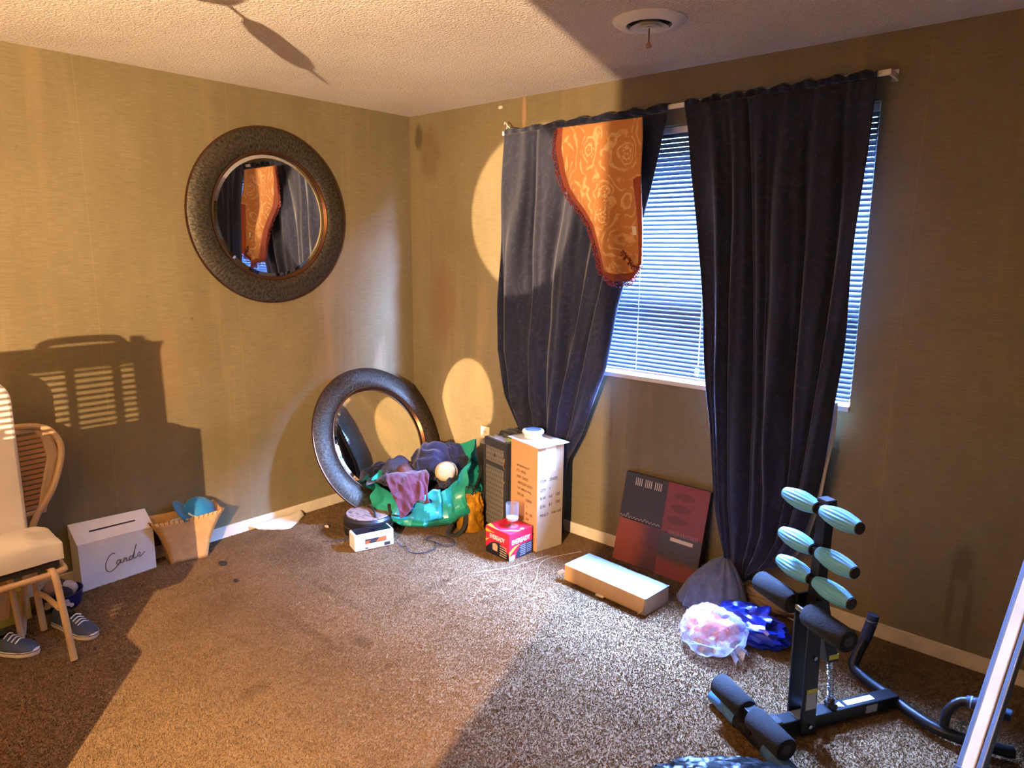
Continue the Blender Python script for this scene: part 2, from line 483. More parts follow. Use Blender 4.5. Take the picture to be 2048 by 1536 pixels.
b = MB(); b.bx(-.15, 0, YB - .15, .15, -.001, H + .001); struct(b.build('wall_left', M['wall']))
WX0, WX1, WZ0, WZ1 = 1.00, 2.815, .965, 2.195
b = MB()
b.bx(0, WX0, 0, .15, 0, H); b.bx(WX1, XR, 0, .15, 0, H); b.bx(WX0, WX1, 0, .15, 0, WZ0); b.bx(WX0, WX1, 0, .15, WZ1, H)
struct(b.build('wall_window', M['wall']))
b = MB(); b.bx(XR, XR + .15, YB, 0, 0, H); struct(b.build('wall_right', M['wall']))
b = MB(); b.bx(0, XR, YB - .15, YB, 0, H); struct(b.build('wall_rear', M['wall']))
b = MB(); b.bx(2.792, XR, -3.55, -3.50, 0, H); struct(b.build('wall_partition', M['wall']))
b = MB(); b.bx(0, .013, YB, 0, .0, .066); struct(b.build('baseboard_left', M['base'], bevel=.003))
b = MB(); b.bx(.013, XR, -.013, 0, .0, .066); struct(b.build('baseboard_window', M['base'], bevel=.003))

# ---- window
win = sempty('window_1', ((WX0 + WX1) / 2, .1, WZ0))
def wb(name, x0, x1, y0, y1, z0, z1, m=None, bev=.003):
    q = MB(); q.bx(x0, x1, y0, y1, z0, z1); return q.build(name, m or M['white'], win, True, bevel=bev)
wb('sill', WX0, WX1, -.012, .15, WZ0 - .012, WZ0 + .012)
wb('frame', WX0, WX0 + .035, .09, .15, WZ0, WZ1); wb('frame', WX1 - .035, WX1, .09, .15, WZ0, WZ1)
wb('frame', WX0, WX1, .09, .15, WZ1 - .035, WZ1); wb('frame', WX0, WX1, .09, .15, WZ0, WZ0 + .04)
wb('meeting_rail', WX0 + .035, WX1 - .035, .095, .14, 1.50, 1.545)
for z0, z1 in ((1.005, 1.50), (1.545, 2.16)):
    wb('pane', WX0 + .035, WX1 - .035, .118, .122, z0, z1, M['pane'], 0)

# ---- blind
bl = thing('mini_blind', 'white slatted mini blind hanging in the window behind the curtains', 'blind', ((WX0 + WX1) / 2, .045, WZ0 + .02))
BX0, BX1, BY = 1.012, 2.803, .040
q = MB(); q.bx(BX0, BX1, BY - .014, BY + .014, 2.162, 2.192); q.build('head_rail', M['white'], bl, True, bevel=.003)
q = MB(); q.bx(BX0, BX1, BY - .012, BY + .012, .985, .998); q.build('bottom_rail', M['white'], bl, True, bevel=.003)
nsl = 54; tilt = R(61); sw = .0255
q = MB()
def slatf(u, v):
    s = (v - .5) * sw; crown = .0016 * (1 - (2 * v - 1) ** 2)
    c_, s_ = math.cos(tilt), math.sin(tilt)
    # room side edge hangs lower than the outer edge
    return Vector((BX0 + u * (BX1 - BX0), s * c_ - crown * s_, s * s_ + crown * c_))
q.grid(slatf, 2, 5)
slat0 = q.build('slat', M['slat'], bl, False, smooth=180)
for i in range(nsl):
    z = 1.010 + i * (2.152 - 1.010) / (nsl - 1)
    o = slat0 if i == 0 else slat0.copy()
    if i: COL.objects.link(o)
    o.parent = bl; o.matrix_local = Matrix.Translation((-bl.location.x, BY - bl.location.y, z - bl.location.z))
for x in (1.2, 1.75, 2.28, 2.70):
    q = MB()
    for dy in (-.010, .010): q.tube([(x, BY + dy, .99), (x, BY + dy, 2.17)], .0009, 5)
    q.build('ladder_cord', M['white'], bl, True)
q = MB(); q.tube([(2.105, BY - .02, 2.16), (2.105, BY - .02, 1.06)], .002, 6); q.build('lift_cord', M['white'], bl, True)
q = MB()
for k in range(4): q.box((2.103 - .002 * k, BY - .022, 1.045 - .016 * k), (.022, .006, .007))
q.build('cord_tassel', M['white'], bl, True, bevel=.002)

# ---- curtain rod
def rodz(x): return 2.244 + (x - .90) * .0175
rod = thing('curtain_rod', 'flat white curtain rod above the window', 'curtain rod', (1.88, 0, rodz(1.88)))
q = MB(); q.hexa([(.89, -.082, rodz(.89) - .011), (2.86, -.082, rodz(2.86) - .011), (2.86, -.070, rodz(2.86) - .011), (.89, -.070, rodz(.89) - .011)],
                 [(.89, -.082, rodz(.89) + .011), (2.86, -.082, rodz(2.86) + .011), (2.86, -.070, rodz(2.86) + .011), (.89, -.070, rodz(.89) + .011)])
q.build('rail', M['white'], rod, True, bevel=.003)
for x in (.895, 2.855):
    q = MB(); q.bx(x - .004, x + .004, -.080, 0, rodz(x) - .010, rodz(x) + .010); q.build('wall_return', M['white'], rod, True)
    q = MB(); q.bx(x - .012, x + .012, -.004, .0, rodz(x) - .022, rodz(x) + .022); q.build('bracket', M['steel'], rod, True)
q = MB(); q.tube([(.915, -.075, 2.252), (.925, -.08, 2.285), (.912, -.085, 2.30), (.905, -.08, 2.29)], .003, 6, 4); q.tube([(.925, -.08, 2.285), (.945, -.08, 2.268)], .003, 6)
q.build('hook', M['white'], rod, True, smooth=60)

# ---- curtains
def curtain(name, label, L, Rr, y0, ztop, zbot, folds, amp, seed, hem=None):
    """L,Rr: (z,x) edges, sorted by z"""
    root = thing(name, label, 'curtain', (interp(L, zbot) * .5 + interp(Rr, zbot) * .5, y0, zbot))
    wtop = interp(Rr, ztop) - interp(L, ztop)
    def fn(u, v):
        z = ztop + (zbot - ztop) * v
        if hem: z = ztop + (hem(u) - ztop) * v
        xl, xr = interp(L, z), interp(Rr, z); wd = xr - xl
        k = min(2.2, wtop / max(wd, .1))
        a = amp * (.35 + .65 * sstep(0, .25, v)) * k ** .8
        wv = noise.noise(Vector((u * 3 + seed, v * 1.2, seed))) * 1.6
        ph = 2 * math.pi * folds * (u + .09 * noise.noise(Vector((u * 5, v * 2.2, seed + 3)))) + wv
        y = y0 + a * math.sin(ph) * (.45 + .9 * abs(noise.noise(Vector((u * 3.1, seed, v * .7))))) + a * .22 * math.sin(ph * 2.3 + 1.3 + wv * 2) + a * .9 * noise.noise(Vector((u * 6, v * 5, seed * 2)))
        y = min(y, -.05 if z > .95 else -.03); y = max(y, -.165 if z > .7 else -.145)
        x = xl + wd * u + .006 * math.sin(ph * 1.0 + 1.5)
        return Vector((x, y, z))
    q = MB(); q.grid(fn, 150, 110)
    q.build('panel', M['damask'], root, True, smooth=180, solid=.003)
    # gathered header standing above the rod
    def hd(u, v):
        x0_, x1_ = interp(L, ztop), interp(Rr, ztop)
        x = x0_ + (x1_ - x0_) * u; rz = rodz(x)
        a = 2 * math.pi * folds * 2.6 * u
        z = rz + (-.014 + .034 * (v if v < .5 else 1 - v) * 2) + (.008 * noise.noise(Vector((u * 25, seed, 0))) + .007 * math.sin(a * .5)) * (1 - abs(2 * v - 1))
        y = -.076 + (-.016 if v < .5 else .012) * math.sin(math.pi * v) * 1.0 + .005 * math.sin(a) - (.012 * (1 - 2 * v) if v < .5 else -.006)
        return Vector((x, min(y, -.004), z))
    q = MB(); q.grid(hd, 200, 8); q.build('header', M['damask'], root, True, smooth=180, solid=.002)
    return root
curtain('window_curtain', 'charcoal damask curtain panel drawn in at the bottom beside the cardboard boxes',
        [(.02, 1.20), (.25, 1.20), (.40, 1.17), (.493, 1.135), (.60, 1.056), (.764, .955), (1.03, .892), (1.6, .879), (2.245, .915)],
        [(.02, 1.41), (.461, 1.41), (.62, 1.49), (1.0, 1.638), (1.315, 1.70), (1.78, 1.835), (2.215, 1.93)], -.10, 2.235, .03, 5, .024, 1.0)
def hemR(u): return .09 + .14 * abs(u - .35) ** 1.2 * 1.8 + .01 * math.sin(u * 20)
curtain('window_curtain', 'dark navy damask curtain panel hanging over the middle of the window behind the exercise machine',
        [(.05, 2.44), (.116, 2.415), (.195, 2.351), (.453, 2.282), (.93, 2.211), (1.48, 2.149), (2.148, 2.043), (2.26, 2.015)],
        [(.05, 2.52), (.143, 2.545), (.233, 2.63), (.352, 2.70), (.571, 2.744), (.908, 2.775), (1.327, 2.793), (2.0, 2.81), (2.28, 2.815)],
        -.105, 2.255, .1, 6, .022, 5.0, hemR)
# pale lining along the right edge of the navy panel
q = MB()
def lin_f(u, v):
    z = 1.0 + (.28 - 1.0) * v
    x = interp([(.233, 2.655), (.352, 2.715), (.571, 2.765), (.908, 2.79), (1.2, 2.79)], z)
    return Vector((x - .05 + .05 * u, -.075 + .012 * math.sin(v * 9) * u, z))
q.grid(lin_f, 4, 30)
ro = [o for o in COL.objects if o.name.startswith('window_curtain')][-1]
lo = q.build('lining', mat('cream_lining', (188, 176, 152), .85, 0, .1, 12, .2), ro, True, smooth=180, solid=.002); lo['label'] = 'cream lining showing at the edge'

# ---- valance
VL = [(1.462, 1.66), (1.50, 1.628), (1.612, 1.593), (1.735, 1.542), (1.80, 1.49), (1.862, 1.428), (1.92, 1.38), (1.989, 1.353), (2.114, 1.333), (2.21, 1.345)]
VR = [(1.462, 1.84), (1.521, 1.887), (1.731, 1.877), (2.072, 1.846), (2.21, 1.833)]
va = thing('swag_valance', 'orange gold paisley swag valance with dark red bead fringe over the charcoal curtain', 'valance', (1.62, -.15, 1.47))
def vhem(u): return 1.497 - .034 * math.sin(math.pi * min(1, u * 1.05)) + (.055 * sstep(.75, 1, u))
def valy(u, v):
    a = .030 * sstep(.03, .5, v)
    return -.188 + a * math.sin(2 * math.pi * (1.35 * u + .35)) * 1.0 - .028 * math.exp(-((u - .46) / .07) ** 2) * sstep(.45, 1, v) + .007 * noise.noise(Vector((u * 4, v * 4, 2)))
def valf(u, v):
    z = 2.212 + (vhem(u) - 2.212) * v
    xl, xr = interp(VL, z), interp(VR, z)
    return Vector((xl + (xr - xl) * u + .025, valy(u, v), z))
q = MB(); q.grid(valf, 70, 70); q.build('panel', M['paisley'], va, True, smooth=180, solid=.003)
# border band along the shaped left edge and the hem
bandm = mat('rust_band', (136, 62, 36), .75, 0, .15, 30, .2)
q = MB(); q.grid(lambda u, v: valf(u * .065 * (1 + 1.2 * v), v) + Vector((0, -.0035, 0)), 5, 70); o = q.build('border_band', bandm, va, True, smooth=180, solid=.002)
q = MB(); q.grid(lambda u, v: valf(u, 1 - .05 * v) + Vector((0, -.0035, 0)), 60, 4); q.build('border_band', bandm, va, True, smooth=180, solid=.002)
q = MB(); q.grid(lambda u, v: valf(.80 + .20 * u, .10 + .9 * v) + Vector((0, -.003, 0)) if False else valf(.90 + .10 * u, .40 + .60 * v) + Vector((0, -.003, 0)), 5, 40)
q.build('folded_edge', mat('rust_reverse', (150, 66, 32), .8, 0, .12, 20), va, True, smooth=180, solid=.002)
# bead fringe
red1 = mat('dark_red_beads', (112, 30, 34), .35, 0, .3, 60)
q = MB(); rs = random.Random(4)
edge = [valf(0, i / 130) for i in range(131)] + [valf(i / 60, 1) for i in range(1, 61)]
ico = bmesh.new(); bmesh.ops.create_icosphere(ico, subdivisions=1, radius=1)
iv = [v.co.copy() for v in ico.verts]; jf = [tuple(v.index for v in f.verts) for f in ico.faces]; ico.free()
for i, p in enumerate(edge):
    out = Vector((-1, 0, -.45)) if i < 131 else Vector((.1, 0, -1))
    for k in range(3):
        c = p + out.normalized() * (.004 + .009 * k + rs.uniform(-.002, .002)) + Vector((rs.uniform(-.003, .003), rs.uniform(-.008, .004), rs.uniform(-.004, .004)))
        r_ = rs.uniform(.0030, .0052); q.add([c + x * r_ for x in iv], jf)
for i in range(60):
    c = Vector((1.80 + .085 * i / 60, -.215, 1.60 - .075 * i / 60)) + Vector((rs.uniform(-.01, .01), rs.uniform(-.012, .0), rs.uniform(-.012, .012)))
    q.add([c + x * .0048 for x in iv], jf)
o = q.build('bead_fringe', red1, va, True, fix=False); o['kind'] = 'stuff'
q = MB(); p = valf(.80, .70); q.grid(lambda u, v: p + Vector((-.015 + .03 * u + .006 * v, -.008, .02 - .04 * v)), 2, 2); q.build('sewn_label', M['paper'], va, True, solid=.001)

# ---- ceiling vent
ve = thing('ceiling_vent', 'round white ceiling air vent with a short damper rod', 'vent', (2.19, -.70, H))
def lath(prof, name, m, par, seg=40, **kw): qq = MB(); qq.lathe(prof, seg); return qq.build(name, m, par, smooth=40, **kw)
lath([(.135, 0), (.135, -.004), (.118, -.016), (.086, -.020), (.082, -.016), (.084, -.004), (.084, 0)], 'flange', M['white'], ve)
lath([(.083, -.002), (.083, -.001), (.0, -.001), (.0, -.002)], 'duct_shade_disc', mat('duct_shade', (16, 14, 13), .9), ve)  # near-black disc standing in for the shade inside the duct
lath([(.040, -.006), (.068, -.024), (.070, -.026), (.066, -.026), (.040, -.009)], 'cone_ring', M['white'], ve)
lath([(.018, -.010), (.046, -.028), (.048, -.030), (.044, -.030), (.018, -.013)], 'cone_ring', M['white'], ve)
lath([(.0, -.016), (.026, -.030), (.026, -.033), (.0, -.022)], 'center_cone', M['white'], ve)
q = MB(); q.tube([(0, 0, -.02), (0, 0, -.075)], .0028, 8); q.build('damper_rod', mat('old_brass', (110, 92, 70), .4, .7), ve, smooth=60)
lath([(.0, -.072), (.006, -.075), (.011, -.088), (.009, -.093), (.0, -.094)], 'damper_knob', mat('tan_knob', (168, 128, 104), .5), ve, 14)

# ---- outlet
ou = thing('wall_outlet', 'cream electrical outlet plate low on the window wall', 'outlet', (.69, 0, .45))
q = MB(); q.box((0, -.004, 0), (.075, .008, .118)); q.build('plate', mat('ivory_plate', (226, 206, 172), .4, 0, .03), ou, bevel=.003)
for dz in (-.026, .026):
    q = MB(); q.lathe([(.0, 0), (.017, 0), (.017, .003), (0, .003)], 20, face_m((0, -.0075, dz), (1, 0, 0), (0, 0, 1))); so = q.build('socket', mat('ivory_socket', (206, 186, 152), .4), ou, smooth=40)
    for dx in (-.006, .006):
        q = MB(); q.box((dx, -.011, dz), (.0022, .002, .009)); q.build('slot', M['ink'], so)
q = MB(); q.lathe([(0, 0), (.003, 0), (.003, .002), (0, .002)], 10, face_m((0, -.008, 0), (1, 0, 0), (0, 0, 1))); q.build('screw', M['steel'], ou)

# ---- round mirrors
def mirror(name, label, m, Ro=.475, Ri=.340):
    root = bpy.data.objects.new(name, None); COL.objects.link(root); root.matrix_world = m; tag(root, label, 'mirror')
    X = Matrix(((0, 0, 1), (1, 0, 0), (0, 1, 0))).to_4x4()   # lathe axis z -> local x
    def L(prof, nm, mt, close=True, seg=96):
        q = MB(); q.lathe(prof, seg, X, close); return q.build(nm, mt, root, smooth=45)
    L([(Ri - .004, .0), (Ro - .012, .0), (Ro - .004, .006), (Ro - .004, .016), (Ro - .03, .030), (Ri + .05, .036), (Ri + .012, .030), (Ri - .002, .016)], 'frame', M['bronze'])
    L([(Ro - .006, .004), (Ro, .006), (Ro + .002, .012), (Ro, .018), (Ro - .006, .019)], 'outer_rim', mat('dark_copper', (104, 70, 48), .3, .85, .15, 8))
    L([(Ri - .008, .014), (Ri + .008, .031), (Ri + .003, .032), (Ri - .004, .024), (Ri - .010, .017)], 'inner_rim', mat('dark_copper', (104, 70, 48), .3, .85, .15, 8))
    gl = L([(.0, .0125), (Ri - .030, .0125), (Ri - .002, .0085), (Ri - .002, .004), (.0, .004)], 'glass', M['mirror'], False)
    gl.data.set_sharp_from_angle(angle=R(3))
    return root
mirror('round_mirror', 'round bronze framed mirror hung on the wall', Matrix.Translation((.004, -1.015, 1.775)))
_yw, _tl = .05, .45
n_ = Vector((math.cos(_tl) * math.cos(_yw), math.cos(_tl) * math.sin(_yw), math.sin(_tl)))
a_ = Vector((-math.sin(_yw), math.cos(_yw), 0)); b_ = n_.cross(a_)
m2 = Matrix((n_, a_, b_)).transposed().to_4x4(); m2.translation = (.245, -.495, .428)
mirror('round_mirror', 'round bronze framed mirror standing on the floor and leaning into the corner', m2)

# ================================================================== LAMPS AND THINGS THAT THROW THE SHADOWS (left of the frame)
fl = thing('floor_lamp', 'brass floor lamp with a bare bulb behind the partition wall', 'lamp', (LAMP.x, LAMP.y, 0))
brass = mat('aged_brass', (150, 120, 70), .35, .8)
lath([(.0, 0), (.13, 0), (.13, .015), (.06, .03), (.02, .04), (0, .04)], 'base', brass, fl)
q = MB(); q.tube([(0, 0, .03), (0, 0, LAMP.z - .10)], .011, 12); q.build('pole', brass, fl, smooth=60)
lath([(0, LAMP.z - .10), (.018, LAMP.z - .10), (.018, LAMP.z - .05), (.012, LAMP.z - .045), (0, LAMP.z - .045)], 'socket', M['blackm'], fl, 20)
lath([(0, LAMP.z - .046), (.006, LAMP.z - .044), (.008, LAMP.z - .03), (.006, LAMP.z - .018), (0, LAMP.z - .014)], 'bulb', mat('lit_bulb', (255, 210, 150), .4, emit=30), fl, 16)
ld = bpy.data.lights.new('floor_lamp_light', 'POINT'); ld.energy = LAMP_W; ld.color = LAMP_COL; ld.shadow_soft_size = .0035
lo = bpy.data.objects.new('floor_lamp_light', ld); COL.objects.link(lo); lo.parent = fl; lo.location = (0, 0, LAMP.z)

pe = thing('pendant_light', 'unlit hanging ceiling light with a pull chain', 'light', (2.13, -2.95, H))
lath([(0, 0), (.06, 0), (.055, -.02), (.012, -.03), (0, -.03)], 'canopy', brass, pe)
q = MB(); q.tube([(0, 0, -.02), (0, 0, -.40)], .007, 10); q.build('stem', brass, pe, smooth=60)
lath([(.012, -.38), (.05, -.40), (.075, -.46), (.055, -.505), (.02, -.52), (0, -.522)], 'bowl_shade', mat('frosted_bowl', (220, 205, 180), .5), pe)
q = MB(); q.tube([(0, 0, -.51), (0, 0, -.65)], .0035, 8); q.build('pull_chain', brass, pe)
lath([(0, -.545), (.016, -.555), (.022, -.57), (.022, -.61), (.014, -.624), (0, -.63)], 'pull_knob', mat('dark_wood_knob', (70, 46, 30), .5), pe, 20)

bxs = thing('moving_box', 'large taped cardboard moving box under the box fan', 'box', (1.92, -3.52, 0))
q = MB(); q.box((0, 0, .21), (.34, .62, .42)); q.build('carton', M['kraft'], bxs, bevel=.004)
q = MB(); q.box((0, 0, .4205), (.06, .622, .002)); q.build('packing_tape', mat('brown_tape', (150, 104, 60), .3), bxs)
bx2 = thing('moving_box', 'smaller cardboard moving box stacked on the large one under the box fan', 'box', (1.79, -3.40, .4215))
q = MB(); q.box((0, 0, .205), (.38, .60, .40)); q.build('carton', M['kraft2'], bx2, bevel=.004)
q = MB(); q.box((0, 0, .4055), (.06, .602, .001)); q.build('packing_tape', mat('brown_tape', (150, 104, 60), .3), bx2)
fan = thing('box_fan', 'white box fan with a slotted grille standing on two cardboard boxes', 'fan', (1.90, -3.41, .830))
W2 = .29
q = MB()
for s in (-1, 1): q.box((0, s * (W2 - .014), .27), (.03, .028, .54))
q.box((0, 0, .014), (.03, 2 * W2, .028)); q.box((0, 0, .526), (.03, 2 * W2, .028)); q.build('housing', M['plastic'], fan, bevel=.008)
for k in range(48):
    q = MB() if k == 0 else q
    q.box((-.014, 0, .034 + k * .010), (.003, 2 * W2 - .05, .0046))
q.build('grille', M['plastic'], fan)
for s in (-.16, .0, .165, .235):
    q = MB(); q.box((-.010, s, .27), (.004, .012, .50)); q.build('grille_stay', M['plastic'], fan)
q = MB(); q.tube([(0, .12, .535), (0, .128, .555), (0, .18, .559), (0, .236, .555), (0, .244, .535)], .006, 10, 6); q.build('handle', M['plastic'], fan, smooth=60)
q = MB(); q.tube([(0, .266, .535), (0, .266, .557)], .010, 14); q.build('speed_knob', M['plastic'], fan, smooth=60)
q = MB(); q.tube([(-.01, 0, .27), (.02, 0, .27)], .055, 20); hub = q.build('hub', M['plastic'], fan, smooth=60)
for k in range(5):
    a = k * 2 * math.pi / 5; q = MB()
    q.grid(lambda u, v: Vector((-.01 + .03 * (v - .5), math.cos(a + (v - .5) * .9) * (.05 + .15 * u), .27 + math.sin(a + (v - .5) * .9) * (.05 + .15 * u))), 5, 5)
    q.build('blade', M['plastic'], fan, smooth=180, solid=.002)

bx3 = thing('moving_box', 'shallow cardboard carton in front of the box fan', 'box', (1.69, -3.18, .8285))
q = MB(); q.box((0, 0, .17), (.16, .48, .34)); q.build('carton', M['kraft2'], bx3, bevel=.004)
q = MB(); q.box((0, 0, .3405), (.05, .482, .001)); q.build('packing_tape', mat('brown_tape', (150, 104, 60), .3), bx3)
# area lamps added to stand in for the mirrors' reflected light
def beam_lamp(name, pos, d, sx, sy, watts):
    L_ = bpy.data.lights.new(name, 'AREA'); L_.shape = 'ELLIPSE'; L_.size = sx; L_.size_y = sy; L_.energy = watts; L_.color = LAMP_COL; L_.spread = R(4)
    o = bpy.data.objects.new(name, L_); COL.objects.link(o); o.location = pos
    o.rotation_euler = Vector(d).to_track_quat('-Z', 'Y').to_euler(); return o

# ---- hedge added outside the window to block the low sky light
hg = thing('sky_screen_hedge', 'dark hedge added outside the window to block low sky light', 'hedge', (1.9, 1.8, -.4))
hm = mat('sky_screen_leaves', (52, 66, 52), .8, 0, .5, 9, .5, 40)
q = MB()
def hf(u, v):
    x = -6 + 16 * u; a = math.pi * v
    return Vector((x, 1.85 - .5 * math.cos(a) + .12 * noise.noise(Vector((x * 2, v * 6, 1))), -.4 + 3.45 * min(1, 1.6 * math.sin(a)) + .12 * noise.noise(Vector((x * 2.5, v * 5, 4)))))
q.grid(hf, 160, 24); q.build('screen_foliage', hm, hg, True, smooth=180)
q = MB(); q.bx(-6, 10, .16, 4.2, -.5, -.4); struct(q.build('ground_outside', mat('lawn', (60, 74, 44), .9, 0, .3, 6, .5, 50)))

# ================================================================== THINGS ALONG THE LEFT WALL
# ---- card box with a slanted lid
cbx = thing('card_box', 'white card box with a slanted lid, a slot and script lettering beside the basket', 'box', (.072, -1.985, 0))
y0_, y1_ = -2.158, -1.815
q = MB(); q.hexa([(.014, y0_, 0), (.132, y0_, 0), (.112, y1_, 0), (.014, y1_, 0)], [(.014, y0_, .236), (.130, y0_, .236), (.114, y1_, .222), (.014, y1_, .222)])
q.build('body', M['plastic'], cbx, True, bevel=.002)
q = MB(); q.hexa([(.014, y0_ - .003, .236), (.133, y0_ - .003, .236), (.117, y1_ + .003, .222), (.014, y1_ + .003, .222)], [(.014, y0_ - .003, .306), (.020, y0_ - .003, .306), (.020, y1_ + .003, .292), (.014, y1_ + .003, .292)])
q.build('lid', M['plastic'], cbx, True, bevel=.002)
ex = Vector((.114 - .130, y1_ - y0_, .222 - .236)).normalized()
ey = (Vector((.020, 0, .306)) - Vector((.131, 0, .236))).normalized(); ey = (ey - ex * ey.dot(ex)).normalized()
fm = face_m(Vector((.0735, -1.985, .2655)), ex, ey)
q = MB(); q.box((0, 0, .0), (.21, .0085, .0016)); q.v = [fm @ Vector(v) for v in q.v]; q.build('slot', M['ink'], cbx, True)
exf = Vector((.112 - .132, y1_ - y0_, 0)).normalized()
fm = face_m(Vector((.1225, -1.958, .10)), exf, (0, 0, 1))
# script word drawn as pen strokes
pen = mat('silver_ink', (96, 92, 92), .35, .5)
q = MB()
def stroke(pts, r=.0017):
    q.tube([fm @ Vector((x, y, .0012)) for x, y in catmull([Vector((a, b_, 0)).to_2d().to_3d() for a, b_ in pts], 6) for x, y in [(x, y)]] if False else [fm @ Vector((p.x, p.y, .0016)) for p in catmull([Vector((a, b_, 0)) for a, b_ in pts], 6)], r, 5)
stroke([(-.045, .042), (-.056, .048), (-.075, .036), (-.090, .005), (-.090, -.028), (-.072, -.040), (-.050, -.030), (-.030, -.010)])
stroke([(-.024, .004), (-.036, .006), (-.044, -.008), (-.036, -.016), (-.026, -.004), (-.022, .004), (-.024, -.012), (-.010, -.010)])
stroke([(-.010, -.010), (-.006, .006), (.000, .004), (.004, .003), (.004, -.010), (.016, -.010)])
stroke([(.034, .004), (.024, .006), (.016, -.004), (.022, -.013), (.032, -.004), (.052, .050), (.056, .058), (.050, .046), (.038, -.004), (.044, -.010), (.054, -.004)])
stroke([(.054, -.004), (.064, .012), (.070, .004), (.064, -.010), (.074, -.008), (.092, .008)])
q.build('lettering', pen, cbx, True, smooth=60)

# ---- square basket with a blue cap in it
bk = thing('woven_basket', 'tan square flared basket with a stitched rim holding a blue cap', 'basket', (.10, -1.655, 0))
BT = [Vector(p) for p in [(.150, -1.835, .236), (.206, -1.488, .240), (.036, -1.462, .240), (.014, -1.815, .236)]]
BB = [Vector(p) for p in [(.140, -1.752, 0), (.176, -1.582, 0), (.070, -1.565, 0), (.040, -1.738, 0)]]
cT = sum(BT, Vector()) / 4; cB = sum(BB, Vector()) / 4
bkm = mat('tan_weave', (206, 162, 104), .7, 0, .12, 25, .3, 160)
for i in range(4):
    j = (i + 1) % 4; q = MB()
    def pf(u, v, a=0.0):
        bow = .8 * v * v + .2 * v
        p = (BB[i].lerp(BB[j], u)).lerp(BT[i].lerp(BT[j], u), v)
        flat = (BB[i].lerp(BB[j], u)).lerp(BT[i].lerp(BT[j], u), bow); flat.z = p.z
        flat.z += .012 * (abs(2 * u - 1) ** 2) * v
        return flat
    q.grid(pf, 10, 10); q.build('side_panel', bkm, bk, True, smooth=180, solid=.005)
    q = MB(); nst = 15 if i % 2 == 0 else 9
    for k in range(nst):
        u = (k + .5) / nst; a = pf(u, 1.0); c_ = pf(u, .94); o_ = (a - cT); o_.z = 0; o_.normalize()
        q.tube([c_ + o_ * .004, a + o_ * .004 + Vector((0, 0, .003)), a - o_ * .004 + Vector((0, 0, .003))], .0022, 5)
    q.build('rim_stitching', mat('brown_thread', (120, 78, 44), .7), bk, True)
q = MB(); q.add([p + Vector((0, 0, .004)) for p in BB], [(0, 1, 2, 3)]); q.build('bottom', bkm, bk, True, solid=.004)
q = lump((.10, -1.64, .17), (.06, .12, .05), 3, .3, 3, .6, 3); tag(q.build('wrapping_tissue', M['paper'], None, smooth=180), 'crumpled white tissue paper inside the tan basket', 'paper')
cp = thing('baseball_cap', 'bright blue cap lying in the tan basket', 'cap', (.105, -1.62, .20))
capm = mat('blue_cotton', (18, 120, 176), .7, 0, .12, 30, .2, 200, .2)
q = MB(); mm = Matrix.Translation((.10, -1.585, .215)) @ Euler((R(-18), R(22), R(10))).to_matrix().to_4x4()
q.lathe([(.080, .0), (.082, .02), (.076, .05), (.056, .076), (.028, .090), (.0, .094)], 28, mm); q.build('crown', capm, cp, True, smooth=180, solid=.003)
q = MB(); q.grid(lambda u, v: mm @ Vector(((.074 + .062 * v) * math.cos(R(-115 + 60 * (u * 2 - 1) * (1 - .15 * v))), (.074 + .062 * v) * math.sin(R(-115 + 60 * (u * 2 - 1) * (1 - .15 * v))), .004 + .018 * v - .02 * v * (2 * u - 1) ** 2)), 14, 5)
q.build('brim', capm, cp, True, smooth=180, solid=.004)
q = MB(); q.lathe([(0, .093), (.006, .094), (.005, .099), (0, .100)], 10, mm); q.build('button', capm, cp, True, smooth=180)
q = MB(); q.grid(lambda u, v: mm @ Vector((.083 * math.cos(R(-40 - 40 * u)), .083 * math.sin(R(-40 - 40 * u)), .018 + .010 * v)), 8, 2); q.build('stitched_mark', M['paper'], cp, True, solid=.001)

# ---- popcorn tin
pt = thing('popcorn_bowl', 'dark blue round popcorn tin with oddments in it on the floor by the card box', 'bowl', (.195, -2.262, 0))
lath([(.0, .002), (.070, .002), (.078, .010), (.086, .070), (.089, .072), (.086, .074), (.082, .068), (.074, .012), (0, .008)], 'bowl', mat('navy_enamel', (28, 28, 74), .3), pt)
q = MB(); crm = mat('popcorn_print', (216, 186, 160), .5)
for k in range(16):
    a = R(-60 + 9 * (k % 9)) + .1 * (k // 9); z = .03 + .02 * (k // 9) + .006 * math.sin(k * 2.1); r_ = .0795 + (z / .07) * .0085
    mm = Matrix.Translation((r_ * math.cos(a), r_ * math.sin(a), z)) @ Euler((0, R(90), a), 'XYZ').to_matrix().to_4x4()
    if k < 9 and -45 < (-60 + 9 * k) < -5: continue
    q.lathe([(.0, -.0005), (.010, -.0005), (.010, .0012), (0, .0012)], 8, Matrix.Translation((r_ * math.cos(a), r_ * math.sin(a), z)) @ Matrix.Rotation(a, 4, 'Z') @ Matrix.Rotation(R(90), 4, 'Y'))
q.build('popcorn_motif', crm, pt)
tm = text_mb('POPCORN', .020, .001, None, .3)
tm.v = [(.0855 * math.cos(R(-32) + x / .0855), .0855 * math.sin(R(-32) + x / .0855), .040 + y) for x, y, z in tm.v]
tm.build('lettering', M['paper'], pt)
rs = random.Random(8)
